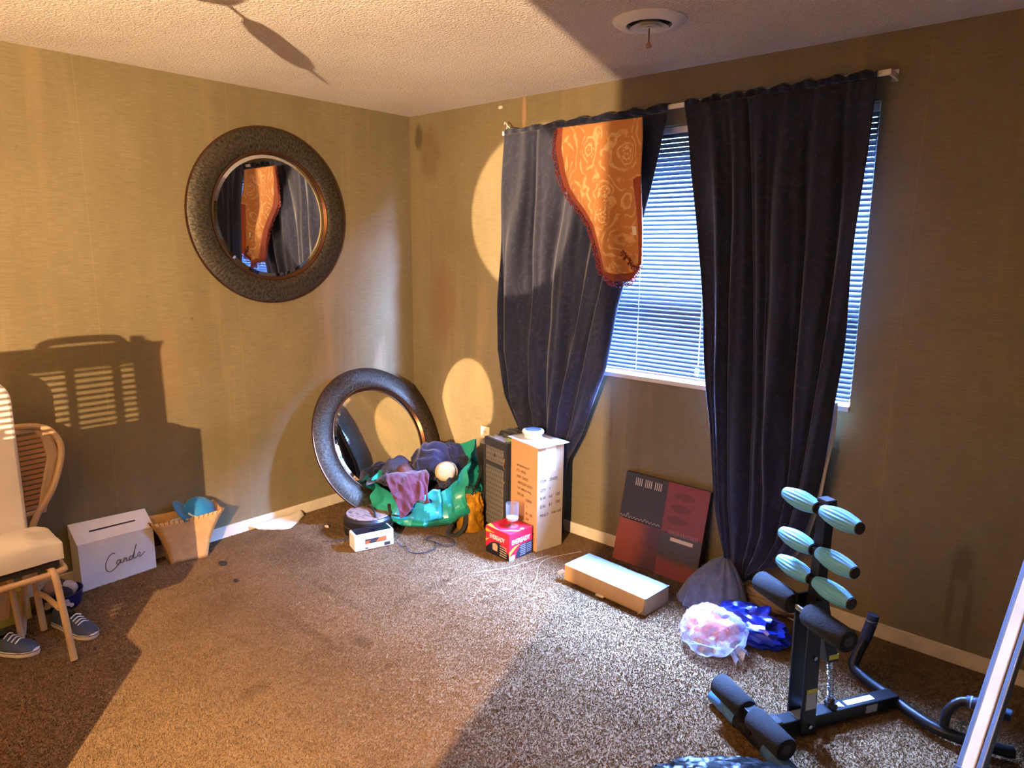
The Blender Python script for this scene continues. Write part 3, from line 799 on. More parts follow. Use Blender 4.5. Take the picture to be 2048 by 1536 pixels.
for k, (cc, nm) in enumerate([((40, 34, 40), 'black_sock'), ((190, 178, 168), 'grey_sock'), ((60, 40, 40), 'brown_sock'), ((150, 120, 104), 'tan_sock')]):
    a = k * 1.6; q = lump((.195 + .03 * math.cos(a), -2.262 + .03 * math.sin(a), .066 + .008 * k), (.042, .034, .028), 20 + k, .35, 4, .7, 3)
    tag(q.build('sock', mat(nm, cc, .85, 0, .2, 30, .4, 200), None, smooth=180), ['black rolled sock', 'light grey rolled sock', 'dark brown rolled sock', 'tan rolled sock'][k] + ' in the blue popcorn tin', 'sock')

# ---- sneakers
def sneaker(label, loc, rz):
    t = thing('sneaker', label, 'shoe', loc, rz)   # local +x is the toe
    def wd(x): return interp([(-.135, .022), (-.12, .034), (-.05, .034), (.03, .045), (.09, .043), (.125, .026), (.138, .006)], x)
    def outl(n=40, k=1.0):
        xs = [-.137 + .275 * i / (n / 2) for i in range(n // 2 + 1)]
        return [(x, -wd(x) * k) for x in xs] + [(x, wd(x) * k) for x in reversed(xs)]
    q = MB(); q.prism(outl(), .0, .026); q.build('sole', mat('white_rubber', (226, 220, 214), .55), t, bevel=.005, smooth=50)
    def up(u, v):
        a = math.pi * v; x = -.132 + .262 * u
        h = interp([(-.135, .072), (-.09, .080), (-.02, .082), (.03, .068), (.08, .052), (.115, .042), (.135, .026)], x)
        w_ = wd(x) * (.97 - .25 * math.sin(a))
        op = sstep(.0, .0, 0) if False else 0
        z = .024 + (h - .024) * math.sin(a) ** .75
        if -.105 < x < .01:
            k = sstep(-.105, -.085, x) * (1 - sstep(-.01, .012, x)); z -= k * .030 * sstep(.75, .95, math.sin(a))
        return Vector((x, -w_ * math.cos(a), z))
    q = MB(); q.grid(up, 44, 26); q.build('upper', mat('navy_canvas', (52, 66, 92), .6, 0, .15, 25, .3, 200), t, smooth=180)
    q = MB(); q.grid(lambda u, v: Vector((-.050 + .045 * math.cos(2 * math.pi * u) * (.3 + .7 * v), .022 * math.sin(2 * math.pi * u) * (.3 + .7 * v), .058 + .016 * v * v)), 24, 3, True); q.build('lining', M['ink'], t, smooth=180)
    q = MB()
    for k in range(4):
        x = .012 + k * .016; h = interp([(.0, .082), (.03, .068), (.08, .052)], x) + .002
        q.tube([(x, -.022, h - .010), (x + .003, 0, h + .002), (x, .022, h - .010)], .0028, 6, 4)
    q.build('lace', M['paper'], t, smooth=60)
    q = MB(); q.tube([(x, y * 1.02, .020) for x, y in outl(60)], .0016, 5); q.build('foxing_stripe', M['navy'], t)
    return t
sneaker('navy canvas sneaker with a white sole beside the popcorn tin', (.478, -2.292, 0), R(14))
sneaker('navy sneaker with a thick white sole under the white chair', (.452, -2.528, 0), R(34))

# ---- tan folding chair folded against the wall
fc = thing('folding_chair', 'tan metal folding chair with a slotted back folded against the wall', 'chair', (.22, -2.55, 0))
tan = mat('tan_enamel', (206, 172, 130), .4, .1, .08, 12)
def lean(z): return .36 - .20 * z / .85
fr = [(lean(.0) + .02, -2.46, .012), (lean(.4), -2.36, .40), (lean(.55), -2.255, .56), (lean(.72), -2.195, .70), (lean(.80), -2.205, .785), (lean(.835), -2.27, .835),
      (lean(.845), -2.45, .85), (lean(.845), -2.62, .85), (lean(.835), -2.80, .835), (lean(.80), -2.865, .785), (lean(.72), -2.875, .70), (lean(.55), -2.815, .56), (lean(.4), -2.745, .40), (lean(0) + .02, -2.725, .012)]
q = MB(); q.tube(fr, .014, 12, 6); q.build('frame_tube', tan, fc, True, smooth=60)
def backp(u, v):
    z = .47 + .37 * v; e = interp([(.47, .245), (.56, .275), (.70, .33), (.785, .32), (.84, .27)], z)
    return Vector((lean(z) + .012 - .02 * (2 * u - 1) ** 2, -2.535 - e * (1 - 2 * u), z))
q = MB()
q.grid(lambda u, v: backp(.93 + .07 * u, v), 3, 20); q.grid(lambda u, v: backp(.07 * u, v), 3, 20)
q.grid(lambda u, v: backp(.07 + .86 * u, .93 + .07 * v), 8, 3); q.grid(lambda u, v: backp(.07 + .86 * u, .05 * v), 8, 3)
q.build('back_panel', tan, fc, True, smooth=180, solid=.006)
for k in range(15):
    v0 = .07 + k * .0565
    q = MB(); q.grid(lambda u, v: backp(.07 + .86 * u, v0 + .038 * v), 8, 1); q.build('back_slat', mat('brown_slat', (176, 124, 74), .5), fc, True, solid=.005)
q = MB(); q.hexa([(lean(.1) + .03, -2.49, .10), (lean(.1) + .03, -2.70, .10), (lean(.1) + .045, -2.70, .10), (lean(.1) + .045, -2.49, .10)],
                 [(lean(.45) + .03, -2.42, .44), (lean(.45) + .03, -2.72, .44), (lean(.45) + .045, -2.72, .44), (lean(.45) + .045, -2.42, .44)]); q.build('seat', tan, fc, True, bevel=.006)
for yy in (-2.47, -2.69):
    q = MB(); q.tube([(lean(.5) + .04, yy, .46), (lean(.05) + .07, yy, .02)], .012, 10); q.build('leg', tan, fc, True, smooth=60)

# ---- white padded chair standing in front of it
wc = thing('padded_chair', 'white upholstered chair with bent tan tube legs standing at the edge of the room', 'chair', (.55, -2.62, 0))
wv_ = mat('white_vinyl', (228, 220, 216), .5, 0, .05, 8, .15, 40)
def seatf(top):
    def f(u, v):
        x = .42 + .235 * u; y = -2.88 + .535 * v
        cr = (1 - (2 * u - 1) ** 6) * (1 - (2 * v - 1) ** 6)
        e = .006 * noise.noise(Vector((x * 14, y * 14, 3)))
        return Vector((x + e, y + e, (.470 + .03 * cr + e * 1.5) if top else (.405 - .004 * cr)))
    return f
q = MB(); q.grid(seatf(True), 24, 36); q.grid(seatf(False), 24, 36)
n1, n2 = 25, 37; tot = n1 * n2
def ring():
    r_ = [i for i in range(n1)] + [j * n1 + n1 - 1 for j in range(1, n2)] + [(n2 - 1) * n1 + i for i in range(n1 - 2, -1, -1)] + [j * n1 for j in range(n2 - 2, 0, -1)]
    return r_
rg = ring(); q.f += [(rg[i], rg[(i + 1) % len(rg)], rg[(i + 1) % len(rg)] + tot, rg[i] + tot) for i in range(len(rg))]
q.build('seat_cushion', wv_, wc, True, smooth=60)
q = MB(); q.bx(.43, .645, -2.87, -2.36, .375, .402); q.build('seat_board', M['ink'], wc, True, bevel=.004)
poly = []
for (cy, cz, a0) in ((-2.50, 1.01, 0), (-2.80, 1.01, 90)):
    for k in range(9):
        a = R(a0 + 90 * k / 8); poly.append((cy + .10 * math.cos(a), cz + .10 * math.sin(a)))
poly += [(-2.90, .47), (-2.40, .47)]
q = MB(); mm = Matrix(((0, 0, 1, 0), (1, 0, 0, 0), (0, 1, 0, 0), (0, 0, 0, 1)))
q.prism(poly, .388, .430, mm); q.build('backrest', wv_, wc, True, bevel=.014, smooth=50)
for yy, s in ((-2.385, 1), (-2.85, -1)):
    q = MB(); q.tube([(.44, yy - .02 * s, .385), (.60, yy - .01 * s, .375), (.655, yy, .345), (.68, yy + .005 * s, .25), (.735, yy + .012 * s, .012)], .013, 12, 6); q.build('leg', tan, wc, True, smooth=60)
    q = MB(); q.tube([(.43, yy - .02 * s, .38), (.40, yy - .01 * s, .2), (.395, yy, .012)], .013, 12, 6); q.build('leg', tan, wc, True, smooth=60)
q = MB(); q.tube([(.43, -2.40, .20), (.56, -2.395, .22), (.685, -2.39, .22)], .010, 10, 4); q.build('stretcher', tan, wc, True, smooth=60)
q = MB(); q.tube([(.42, -2.36, .375), (.60, -2.345, .36), (.645, -2.40, .35), (.648, -2.84, .35)], .013, 12, 6); q.build('seat_rail', tan, wc, True, smooth=60)
yb = thing('storage_box', 'yellow cardboard box on the floor under the white chair', 'box', (.18, -2.42, 0), R(4))
ylm = mat('yellow_card', (206, 164, 40), .6)
q = MB(); q.box((0, -.05, .07), (.10, .16, .14)); q.build('carton', ylm, yb, bevel=.003)
q = MB(); q.box((0, -.05, .1405), (.102, .162, .004)); q.build('lid', ylm, yb)

# ---- torn white plastic by the baseboard
pp = MB()
def ppf(u, v):
    a = Vector((.022, -1.27, .03)).lerp(Vector((.030, -.93, .035)), u); c_ = Vector((.05, -1.22, .006)).lerp(Vector((.175, -1.10, .004)), min(1, u * 1.6)).lerp(Vector((.06, -.93, .006)), sstep(.55, 1, u))
    p = a.lerp(c_, v); p.z += .008 * noise.noise(Vector((u * 6, v * 4, 3))) + .008 * math.sin(v * 3.14) * math.sin(u * 9) ; p.z = max(.003, p.z); return p
pp.grid(ppf, 24, 10); tag(pp.build('plastic_scrap', mat('white_film', (226, 214, 200), .35), None, smooth=180, solid=.001), 'flat scrap of white plastic lying against the left baseboard', 'scrap')
for i, (x, y, r_, lb) in enumerate([(.329, -1.575, .016, 'small dark brown clump on the carpet beyond the basket'), (.305, -.935, .010, 'pale crumb on the carpet in front of the leaning mirror'),
                                    (.56, -1.62, .009, 'dark speck on the brown carpet in the middle of the floor')]):
    q = lump((x, y, .010), (r_ * 1.6, r_, .007), 30 + i, .4, 3, .6, 2); tag(q.build('debris', mat('pale_crumb', (206, 180, 150), .8) if i == 1 else mat('dark_crumb', (36, 26, 18), .8), None, smooth=180), lb, 'debris')

# ================================================================== THE PILE IN THE CORNER
# ---- teal shopping bag
tb = thing('shopping_bag', 'open teal plastic shopping bag stuffed with clothes in front of the leaning mirror', 'bag', (.66, -.44, 0))
teal = mat('teal_plastic', (38, 150, 128), .32, 0, .14, 9, .1, 60)
rh = Vector((.75, .66, 0)).normalized(); fh = Vector((.66, -.75, 0)).normalized(); CB = Vector((.665, -.425, 0))
RIM = [(0, .245, .45), (30, .24, .40), (60, .22, .27), (90, .20, .21), (120, .22, .21), (150, .28, .235), (172, .36, .27), (195, .25, .30), (230, .17, .34), (270, .14, .36), (310, .18, .42), (340, .225, .47), (360, .245, .45)]
def bagf(u, v, inset=0.0):
    d = 360 * u; th = R(d)
    rr = interp([(a, b_) for a, b_, c_ in RIM], d); hz = interp([(a, c_) for a, b_, c_ in RIM], d)
    dr = rh * math.cos(th) + fh * math.sin(th)
    base = .13 + .03 * math.cos(2 * th)
    prof = base + (rr - base) * (sstep(0, .45, v) * .85 + .15 * v) + .035 * math.sin(math.pi * min(1, v * 1.3)) 
    z = hz * v ** 1.25
    nz = 1 - abs(noise.noise(Vector((math.cos(th) * 2.6, math.sin(th) * 2.6, v * 2.4 + 4)))) * 2
    n2 = noise.noise(Vector((math.cos(th) * 6, math.sin(th) * 6, v * 5 + 9)))
    k = prof - inset + (.034 * nz + .022 * n2) * sstep(0, .25, v)
    p = CB + dr * k; p.z = max(.003, z + (.012 * n2 + .010 * nz) * v)
    p.x = max(p.x, .50 - p.z * .48 + .01)
    return p
q = MB(); q.grid(bagf, 72, 26, True); q.grid(lambda u, v: bagf(u, 1 - v * .5, .006 + .02 * v), 72, 10, True)
q.build('sack', teal, tb, True, smooth=20)
q = MB(); q.add([bagf(i / 72, 0) for i in range(72)], [tuple(range(72))]); q.build('bottom', teal, tb, True)
blk = mat('black_webbing', (30, 28, 28), .8, 0, .2, 40, .3, 200)
q = MB(); q.tube([bagf(.40, .75) + fh * .006, bagf(.37, .6) + fh * .008, bagf(.34, .62) + fh * .010, bagf(.31, .78) + fh * .008], .010, 8, 6, flat=.3); q.build('handle', blk, tb, True, smooth=60)
q = MB(); q.tube([Vector((.86, -.48, .10)), Vector((.895, -.505, .05)), Vector((.905, -.53, .012)), Vector((.945, -.505, .010)), Vector((.955, -.45, .05)), Vector((.92, -.40, .13))], .015, 8, 6, flat=.25); q.build('handle', blk, tb, True, smooth=60)
q = MB(); q.tube([bagf(.02, .92) + rh * .008, bagf(.99, .75) + rh * .015, bagf(.06, .62) + rh * .01], .012, 8, 6, flat=.3); q.build('handle', blk, tb, True, smooth=60)
q = MB(); q.grid(lambda u, v: bagf(.20 + .17 * u, .50 + .52 * v) + fh * .012 + Vector((0, 0, .012 * v + .03 * v * math.exp(-((u - .2) / .15) ** 2))), 16, 12)
o = q.build('front_print', mat('cyan_plastic', (44, 160, 196), .3, 0, .15, 14, .1, 60), tb, True, smooth=30, solid=.001); o['label'] = 'light blue printed panel'

def cloth(name, label, m, c, r, seed, amp=.34, fr=3.2, rot=0.0, cat='clothing', flat=None, sub=5, ridge=.7):
    q = lump(c, r, seed, amp, fr, ridge, sub, flat, rot); return tag(q.build(name, m, None, smooth=180), label, cat)

def drape(start, n, rest, cols, steps=130, seed=0, planes=(), ring=None):
    """let a square sheet of n x n points settle over ellipsoids; rest = real edge lengths of the sheet"""
    rg = np.random.default_rng(seed)
    P = np.array([start(i / (n - 1), j / (n - 1)) for j in range(n) for i in range(n)], float)
    P += rg.normal(0, .006, P.shape); Q = P.copy()
    idx = np.arange(n * n).reshape(n, n); du, dv = rest[0] / (n - 1), rest[1] / (n - 1); dg = math.hypot(du, dv)
    prs = [(idx[:, :-1], idx[:, 1:], du), (idx[:-1], idx[1:], dv), (idx[:-1, :-1], idx[1:, 1:], dg), (idx[1:, :-1], idx[:-1, 1:], dg), (idx[:, :-2], idx[:, 2:], 2 * du), (idx[:-2], idx[2:], 2 * dv)]
    I = np.concatenate([a.ravel() for a, b_, l in prs]); J = np.concatenate([b_.ravel() for a, b_, l in prs]); Lr = np.concatenate([np.full(a.size, l) for a, b_, l in prs])
    st = np.concatenate([np.full(a.size, 1.0 if k < 4 else .25) for k, (a, b_, l) in enumerate(prs)])
    N = n * n; cnt = np.bincount(I, minlength=N) + np.bincount(J, minlength=N)
    for s_ in range(steps):
        V = (P - Q) * .90; Q = P.copy(); P = P + V; P[:, 2] -= .0009
        for it in range(7):
            D = P[J] - P[I]; l = np.sqrt((D * D).sum(1)) + 1e-9
            C = D * (st * .5 * (l - Lr) / l)[:, None]
            for k in range(3):
                P[:, k] += 1.8 * (np.bincount(I, C[:, k], N) - np.bincount(J, C[:, k], N)) / cnt
        hit = np.zeros(N, bool)
        for c, r in cols:
            E_ = (P - np.array(c)) / np.array(r); k = np.sqrt((E_ * E_).sum(1)) + 1e-9; h = k < 1
            P[h] = np.array(c) + E_[h] / k[h][:, None] * np.array(r); hit |= h
        for c, nr in planes:
            d = (P - np.array(c)) @ np.array(nr); h = d < 0; P[h] -= d[h][:, None] * np.array(nr); hit |= h
        if ring:
            d = P[:, :2] - np.array(ring[0]); k = np.sqrt((d * d).sum(1)) + 1e-9; h = k > ring[1]
            P[h, :2] = np.array(ring[0]) + d[h] * (ring[1] / k[h])[:, None]
            h = P[:, 2] < ring[2]; P[h, 2] = ring[2]; hit |= h
        h = P[:, 2] < .006; P[h, 2] = .006; hit |= h
        Q[hit] = P[hit] - (P[hit] - Q[hit]) * .08
    q = MB(); q.v = [tuple(p) for p in P]
    q.f = [(j * n + i, j * n + i + 1, (j + 1) * n + i + 1, (j + 1) * n + i) for j in range(n - 1) for i in range(n - 1)]
    return q
MIRP = [(tuple(Vector((.245, -.495, .428)) + n_ * .045), tuple(n_))]
def garment(name, label, m, c, foot, rest, cols, seed, n=44, rz=0.0, z0=.55, steps=130, cat='clothing', ring=None):
    ca, sa = math.cos(rz), math.sin(rz)
    def st(u, v):
        x = (u - .5) * foot[0]; y = (v - .5) * foot[1]
        w_ = Vector((c[0] + x * ca - y * sa, c[1] + x * sa + y * ca, z0))
        w_.z += .05 * noise.noise(Vector((u * 5, v * 5, seed))) + .045 * math.sin(17 * u + 6 * noise.noise(Vector((u * 3, v * 3, seed + 2)))) + .035 * math.sin(15 * v + 7 * noise.noise(Vector((u * 3, v * 3, seed + 4)))) ; w_.x += .03 * noise.noise(Vector((u * 4, v * 4, seed + 5))); w_.y += .03 * noise.noise(Vector((u * 4, v * 4, seed + 9)))
        return w_
    q = drape(st, n, rest, cols, steps, seed, MIRP, (c, ring[0], ring[1]) if ring else None)
    ctr = Vector((c[0], c[1], .12)); sv = Vector((seed * 1.7, seed * .9, seed * 2.3)); out = []
    for p in q.v:
        p = Vector(p); dr = (p - ctr).normalized()
        wp = p * 7 + sv; wp = wp + Vector((noise.noise(wp), noise.noise(wp + Vector((9, 1, 4))), noise.noise(wp + Vector((3, 8, 2))))) * .8
        f1 = 1 - 2 * abs(noise.noise(wp)); f2 = 1 - 2 * abs(noise.noise(wp * 2.3 + sv))
        p += dr * (.030 * f1 * abs(f1) + .013 * f2); p.z = max(p.z, .006); out.append(tuple(p))
    q.v = out
    o = q.build(name, m, None, smooth=180, solid=.004)
    md = o.modifiers.new('sub', 'SUBSURF'); md.levels = 1; md.render_levels = 1
    return tag(o, label, cat)
HEAP = ((.665, -.425, .06), (.24, .20, .17))
TOPJ = ((.60, -.36, .24), (.14, .12, .20)); SLT = ((.47, -.53, .20), (.09, .09, .16)); BRN = ((.555, -.54, .21), (.06, .055, .135))
VST = ((.80, -.425, .18), (.055, .055, .13)); HOD = ((.66, -.25, .23), (.12, .08, .19))
slate = mat('slate_cloth', (54, 52, 62), .85, 0, .25, 22, .4, 200); russ = mat('russet_cloth', (92, 54, 44), .85, 0, .3, 22, .4, 200); wine = mat('wine_cloth', (52, 24, 34), .85, 0, .3, 22, .4, 200)
garment('hooded_top', 'black hooded top behind the navy jacket in the corner', M['blackcl'], (.68, -.25), (.28, .22), (.62, .52), [HEAP, HOD], 15, 46, .4, ring=(.135, .26))
garment('sweater', 'dark slate sweater heaped against the leaning mirror glass', slate, (.475, -.535), (.22, .22), (.56, .52), [HEAP, SLT], 5, 46, .2, ring=(.115, .22))
garment('shirt', 'russet brown shirt crumpled between the navy jacket and the mirror', russ, (.56, -.555), (.13, .12), (.36, .32), [HEAP, BRN, SLT], 7, 36, .3, ring=(.075, .26))
garment('trousers', 'dark wine trousers stuffed into the middle of the teal bag', wine, (.735, -.495), (.28, .20), (.62, .50), [HEAP], 11, 46, .7, ring=(.14, .19))
garment('vest', 'black vest tucked into the right side of the teal bag under the straw hat', M['blackcl'], (.80, -.425), (.14, .14), (.36, .34), [HEAP, VST], 13, 40, .2, ring=(.065, .24))
garment('jacket', 'navy blue jacket bundled on top of the teal bag', M['navy'], (.60, -.375), (.30, .27), (.74, .70), [HEAP, TOPJ, HOD], 2, 60, .7, .58, ring=(.155, .26))
garment('scarf', 'black scarf hanging over the left rim of the teal bag', M['blackcl'], (.495, -.64), (.20, .09), (.46, .18), [HEAP, ((.48, -.62, .12), (.10, .07, .14))], 9, 34, .6, .40, ring=(.11, .235))
q = MB()
def mar(u, v):
    a = Vector((.515, -.655, .300)).lerp(Vector((.690, -.500, .325)), u); c_ = Vector((.700, -.735, .125)).lerp(Vector((.850, -.590, .215)), u + .08 * math.sin(3.2 * u))
    v = v * (1 + .10 * math.sin(6 * u + 1) * (v > .5)); u = u + (.10 * math.sin(5 * v) - .12 * v) * (u - .3)
    a = Vector((.515, -.655, .300)).lerp(Vector((.690, -.500, .325)), u); c_ = Vector((.700, -.735, .125)).lerp(Vector((.850, -.590, .215)), u + .08 * math.sin(3.2 * u))
    p = a.lerp(c_, v); f1 = 1 - abs(noise.noise(Vector((u * 3.2 + v * 1.1, v * 1.3, 1)))) * 2; f2 = 1 - abs(noise.noise(Vector((u * 7, v * 4, 7)))) * 2
    p += Vector((.3, -.4, .75)) * (.050 * math.sin(math.pi * min(1, v * 1.1)) + .022 * f1 + .008 * f2); p.x += .012 * noise.noise(Vector((u * 5, v * 5, 12))); return p
q.grid(mar, 60, 60); tag(q.build('maroon_shirt', M['maroon'], None, smooth=180, solid=.004), 'maroon shirt draped over the front of the teal bag', 'shirt')
# straw hat crown
sh = thing('straw_hat', 'round tan straw hat tucked into the teal bag', 'hat', (.775, -.43, .33))
strw = mat('straw', (216, 186, 140), .8, 0, .12, 40, .5, 180)
q = MB(); mm = Matrix.Translation((.775, -.42, .325)) @ Vector((.55, -.70, .45)).to_track_quat('Z', 'Y').to_matrix().to_4x4()
q.lathe([(.056, 0), (.059, .02), (.056, .040), (.042, .052), (.02, .056), (0, .056)], 32, mm); q.build('crown', strw, sh, True, smooth=180)
q = MB(); q.grid(lambda u, v: mm @ Vector(((.055 + .012 * v) * math.cos(2 * math.pi * u), (.055 + .012 * v) * math.sin(2 * math.pi * u), .003 - .012 * v + .008 * math.sin(6 * math.pi * u) * v)), 40, 3, True); q.build('brim', strw, sh, True, smooth=180, solid=.003)

# ---- round black case
rc = thing('round_case', 'round black travel case with a camouflage top beside the teal bag', 'case', (.53, -.80, 0))
def camo():
    t = NT('camo_canvas'); f = t.noise(t.mapv(t.o, (5, 22, 1), rot=(0, 0, .6)), 2.0, 3, .6, .6)
    c = t.mix(t.ramp(f, .38, .46), lin((52, 40, 34)), lin((150, 118, 100))); c = t.mix(t.ramp(f, .56, .62), c, lin((92, 74, 62)))
    t.col(c); t.P(Roughness=.7); return t.m
lath([(0, 0), (.125, 0), (.140, .012), (.142, .055), (.136, .062), (.0, .062)], 'body', mat('black_vinyl', (34, 32, 32), .35, 0, .2, 14, .1), rc)
lath([(.0, .062), (.139, .062), (.143, .068), (.143, .105), (.132, .118), (0, .124)], 'lid', mat('black_vinyl', (34, 32, 32), .35), rc)
lath([(0, .1235), (.128, .1195), (.126, .1225), (0, .1275)], 'lid_top', camo(), rc)
q = MB(); q.tube([(.1425 * math.cos(a), .1425 * math.sin(a), .0645) for a in [2 * math.pi * k / 48 for k in range(49)]], .0025, 6); q.build('zip', brass, rc, smooth=60)
q = MB(); q.tube([(.10, -.03, .128), (.03, .01, .140), (-.06, .04, .130)], .006, 8, 6); q.build('carry_loop', blk, rc, smooth=60)
sp_ = catmull([Vector(p) for p in [(.06, -.130, .05), (.035, -.150, .022), (.005, -.185, .014), (-.05, -.262, .011)]], 6)
q = MB(); q.grid(lambda u, v: sp_[round(u * 18)] + Vector((.016, .010, .003)) * (2 * v - 1), 18, 2); q.build('strap', blk, rc, smooth=180, solid=.003)

# ---- small white solar radio
rdx = Vector((.066, .211, 0)).normalized(); rdy = Vector((-.211, .066, 0)).normalized()
ra = thing('emergency_radio', 'small white solar radio with a black panel on top and orange window on its side', 'radio', (.711, -1.029, 0), math.atan2(rdx.y, rdx.x))
q = MB(); q.bx(0, .222, 0, .098, .004, .098); q.build('housing', M['plastic'], ra, bevel=.008)
q = MB(); q.bx(.012, .210, .008, .090, .0975, .0995); q.build('solar_panel', mat('solar_black', (18, 18, 26), .15), ra)
q = MB(); q.bx(.058, .178, -.0015, .002, .040, .066); wn = q.build('window', M['ink'], ra)
org = mat('orange_print', (236, 88, 36), .5)
q = MB(); q.prism([(.118, .044), (.176, .044), (.176, .064), (.14, .064)], 0, .001, face_m((0, -.0015, 0), (1, 0, 0), (0, 0, 1))); q.build('orange_panel', org, wn)
q = MB(); q.prism([(.060, .041), (.084, .041), (.076, .050), (.090, .056), (.062, .058)], 0, .001, face_m((0, -.0015, 0), (1, 0, 0), (0, 0, 1))); q.build('orange_panel', org, wn)
q = MB(); q.bx(.05, .16, -.002, .002, .008, .024); q.build('base_cover', M['plastic'], ra, bevel=.002)
q = MB(); q.bx(.056, .074, -.0026, 0, .013, .021); q.build('switch', M['ink'], ra)
q = MB(); q.bx(.165, .20, -.0015, .001, .012, .030); q.build('port', M['ink'], ra)
q = MB(); q.tube([(.815, -.825, .03), (.835, -.815, .012), (.86, -.80, .009), (.93, -.83, .009), (.985, -.79, .009), (.985, -.70, .009), (.93, -.655, .009), (.87, -.67, .010), (.855, -.62, .012), (.90, -.575, .012), (.985, -.575, .012), (1.03, -.605, .011), (1.00, -.655, .011), (.93, -.655, .013)], .0032, 6, 8)
tag(q.build('power_cord', M['ink'], None, smooth=60), 'thin black cord looped on the carpet beside the white radio', 'cord')

# ---- gold pouch
gp = thing('gold_pouch', 'shiny gold gift pouch between the teal bag and the patterned suitcase', 'bag', (.90, -.36, 0))
gold = mat('gold_foil', (200, 138, 30), .25, .55, .2, 10, .15, 40)
def gpf(u, v):
    th = 2 * math.pi * u; k = 1 - .22 * sstep(.6, 1, v)
    nz = 1 - abs(noise.noise(Vector((math.cos(th) * 2, math.sin(th) * 2, v * 3)))) * 2
    return Vector((.918, -.375, 0)) + rh * (.075 * k * math.cos(th) + .014 * nz) + fh * ((.055 * (1 - .55 * v)) * math.sin(th) + .010 * nz) + Vector((0, 0, .002 + .215 * v + .012 * nz * v))
q = MB(); q.grid(gpf, 40, 20, True); q.add([gpf(i / 40, 0) for i in range(40)], [tuple(range(40))]); q.build('pouch', gold, gp, True, smooth=26)
q = MB(); q.tube([gpf(.2, 1) + Vector((0, 0, -.004)), gpf(.2, 1) + Vector((.02, -.02, .05)), gpf(.35, 1) + Vector((0, 0, .04)), gpf(.4, 1) + Vector((0, 0, -.004))], .004, 8, 6); q.build('handle', blk, gp, True, smooth=60)

# ---- patterned suitcase
e1 = Vector((-.977, .21, 0)).normalized(); e2 = Vector((.21, .977, 0)).normalized()
su = thing('suitcase', 'grey brown lozenge patterned suitcase with black trim standing behind the cardboard carton', 'suitcase', Vector((1.16, -.315, 0)), math.atan2(-e1.y, -e1.x))
# local x = -e1 (towards the carton), local y = into the corner
pat = m_pattern('lozenge_canvas', (112, 104, 92), (58, 54, 50), 50, 34, .30)
q = MB(); q.bx(-.222, -.032, .0, .14, .02, .50); q.build('body', pat, su, bevel=.012)
q = MB(); q.bx(-.034, .0, -.004, .144, .0, .51); q.build('trim_edge', M['blackcl'], su, bevel=.006)
q = MB(); q.bx(-.228, -.001, -.004, .144, .495, .548); q.build('top_section', M['blackcl'], su, bevel=.010)
q = MB(); q.bx(-.226, -.03, -.006, .004, .385, .412); q.build('strap_band', M['blackcl'], su, bevel=.003)
q = MB(); q.bx(-.230, -.214, -.004, .144, .0, .50); q.build('trim_edge', M['blackcl'], su, bevel=.006)
q = MB(); q.tube([(-.018, -.006, .46), (-.012, -.012, .44), (-.020, -.010, .415), (-.008, -.012, .40)], .0035, 6, 4); q.build('zip_pull', brass, su, smooth=60)
q = MB(); q.tube([(-.014, -.008, .33), (-.010, -.012, .32), (-.016, -.010, .31)], .0035, 6, 4); q.build('zip_pull', brass, su, smooth=60)
q = MB(); q.tube([(-.19, .09, .548), (-.18, .09, .568), (-.12, .09, .574), (-.06, .09, .568), (-.05, .09, .548)], .010, 8, 6); q.build('carry_handle', M['blackcl'], su, smooth=60)
q = MB(); q.prism([(-.135, .445), (-.118, .470), (-.112, .445), (-.120, .452)], 0, .0015, face_m((0, -.0005, 0), (1, 0, 0), (0, 0, 1))); q.build('emblem', M['ink'], su)
LA = Vector((1.16, -.315, 0)); sx_ = -e1; sy_ = e2
def onsu(x, y, z): return LA + sx_ * x + sy_ * y + Vector((0, 0, z))
q = MB(); q.grid(lambda u, v: onsu(-.20 + .16 * u, .01 + .055 * v, .5505 + .004 * math.sin(u * 20) * math.sin(v * 9)), 20, 6)
tag(q.build('bubble_wrap', mat('bluish_wrap', (168, 176, 188), .3, 0, .2, 40), None, smooth=180, solid=.003), 'strip of bluish bubble wrap on top of the patterned suitcase', 'wrap')
q = MB(); q.tube([onsu(-.06, .05, .559), onsu(-.01, .045, .561), onsu(.012, .03, .5605)], [.005, .008, .003], 8, 4); tag(q.build('green_marker', mat('lime_green', (150, 190, 50), .5), None, smooth=60), 'lime green marker lying on the suitcase top', 'marker')

# ---- tall cardboard carton
cbm = [mat('orange_kraft', (214, 140, 66), .8, 0, .06, 8, .1, 120)]
cb = thing('cardboard_carton', 'tall brown cardboard carton with printed item text beside the curtain', 'box', (1.413, -.356, 0), math.atan2(e2.y, e2.x) - math.pi / 2)
# local: origin = front corner; +x = -? ; left face runs along -x, right face runs along +y
CW, CD, CH = .238, .182, .592
q = MB(); q.bx(-CW, 0, 0, CD, 0, CH); q.build('carton', M['kraft'], cb, bevel=.003)
q = MB(); q.bx(.0003, .0014, .004, CD - .004, .004, CH - .004); q.build('printed_side', mat('pale_kraft', (168, 148, 120), .8, 0, .06, 10, .1, 120), cb)
for k in range(2):
    q = MB(); y_ = .003 + k * (CD / 2 - .002); q.bx(-CW + .002, -.002, y_, y_ + CD / 2 - .006, CH, CH + .003); q.build('top_flap', M['kraft2'], cb, bevel=.001)
q = MB(); q.bx(.0014, .0019, .055, .125, CH - .15, CH - .004); q.bx(-CW + .02, -.02, CD / 2 - .03, CD / 2 + .03, CH + .003, CH + .0035); q.build('clear_tape', mat('tape', (214, 206, 190), .2), cb)
fr_ = face_m((.0016, CD / 2, 0), (0, 1, 0), (0, 0, 1))
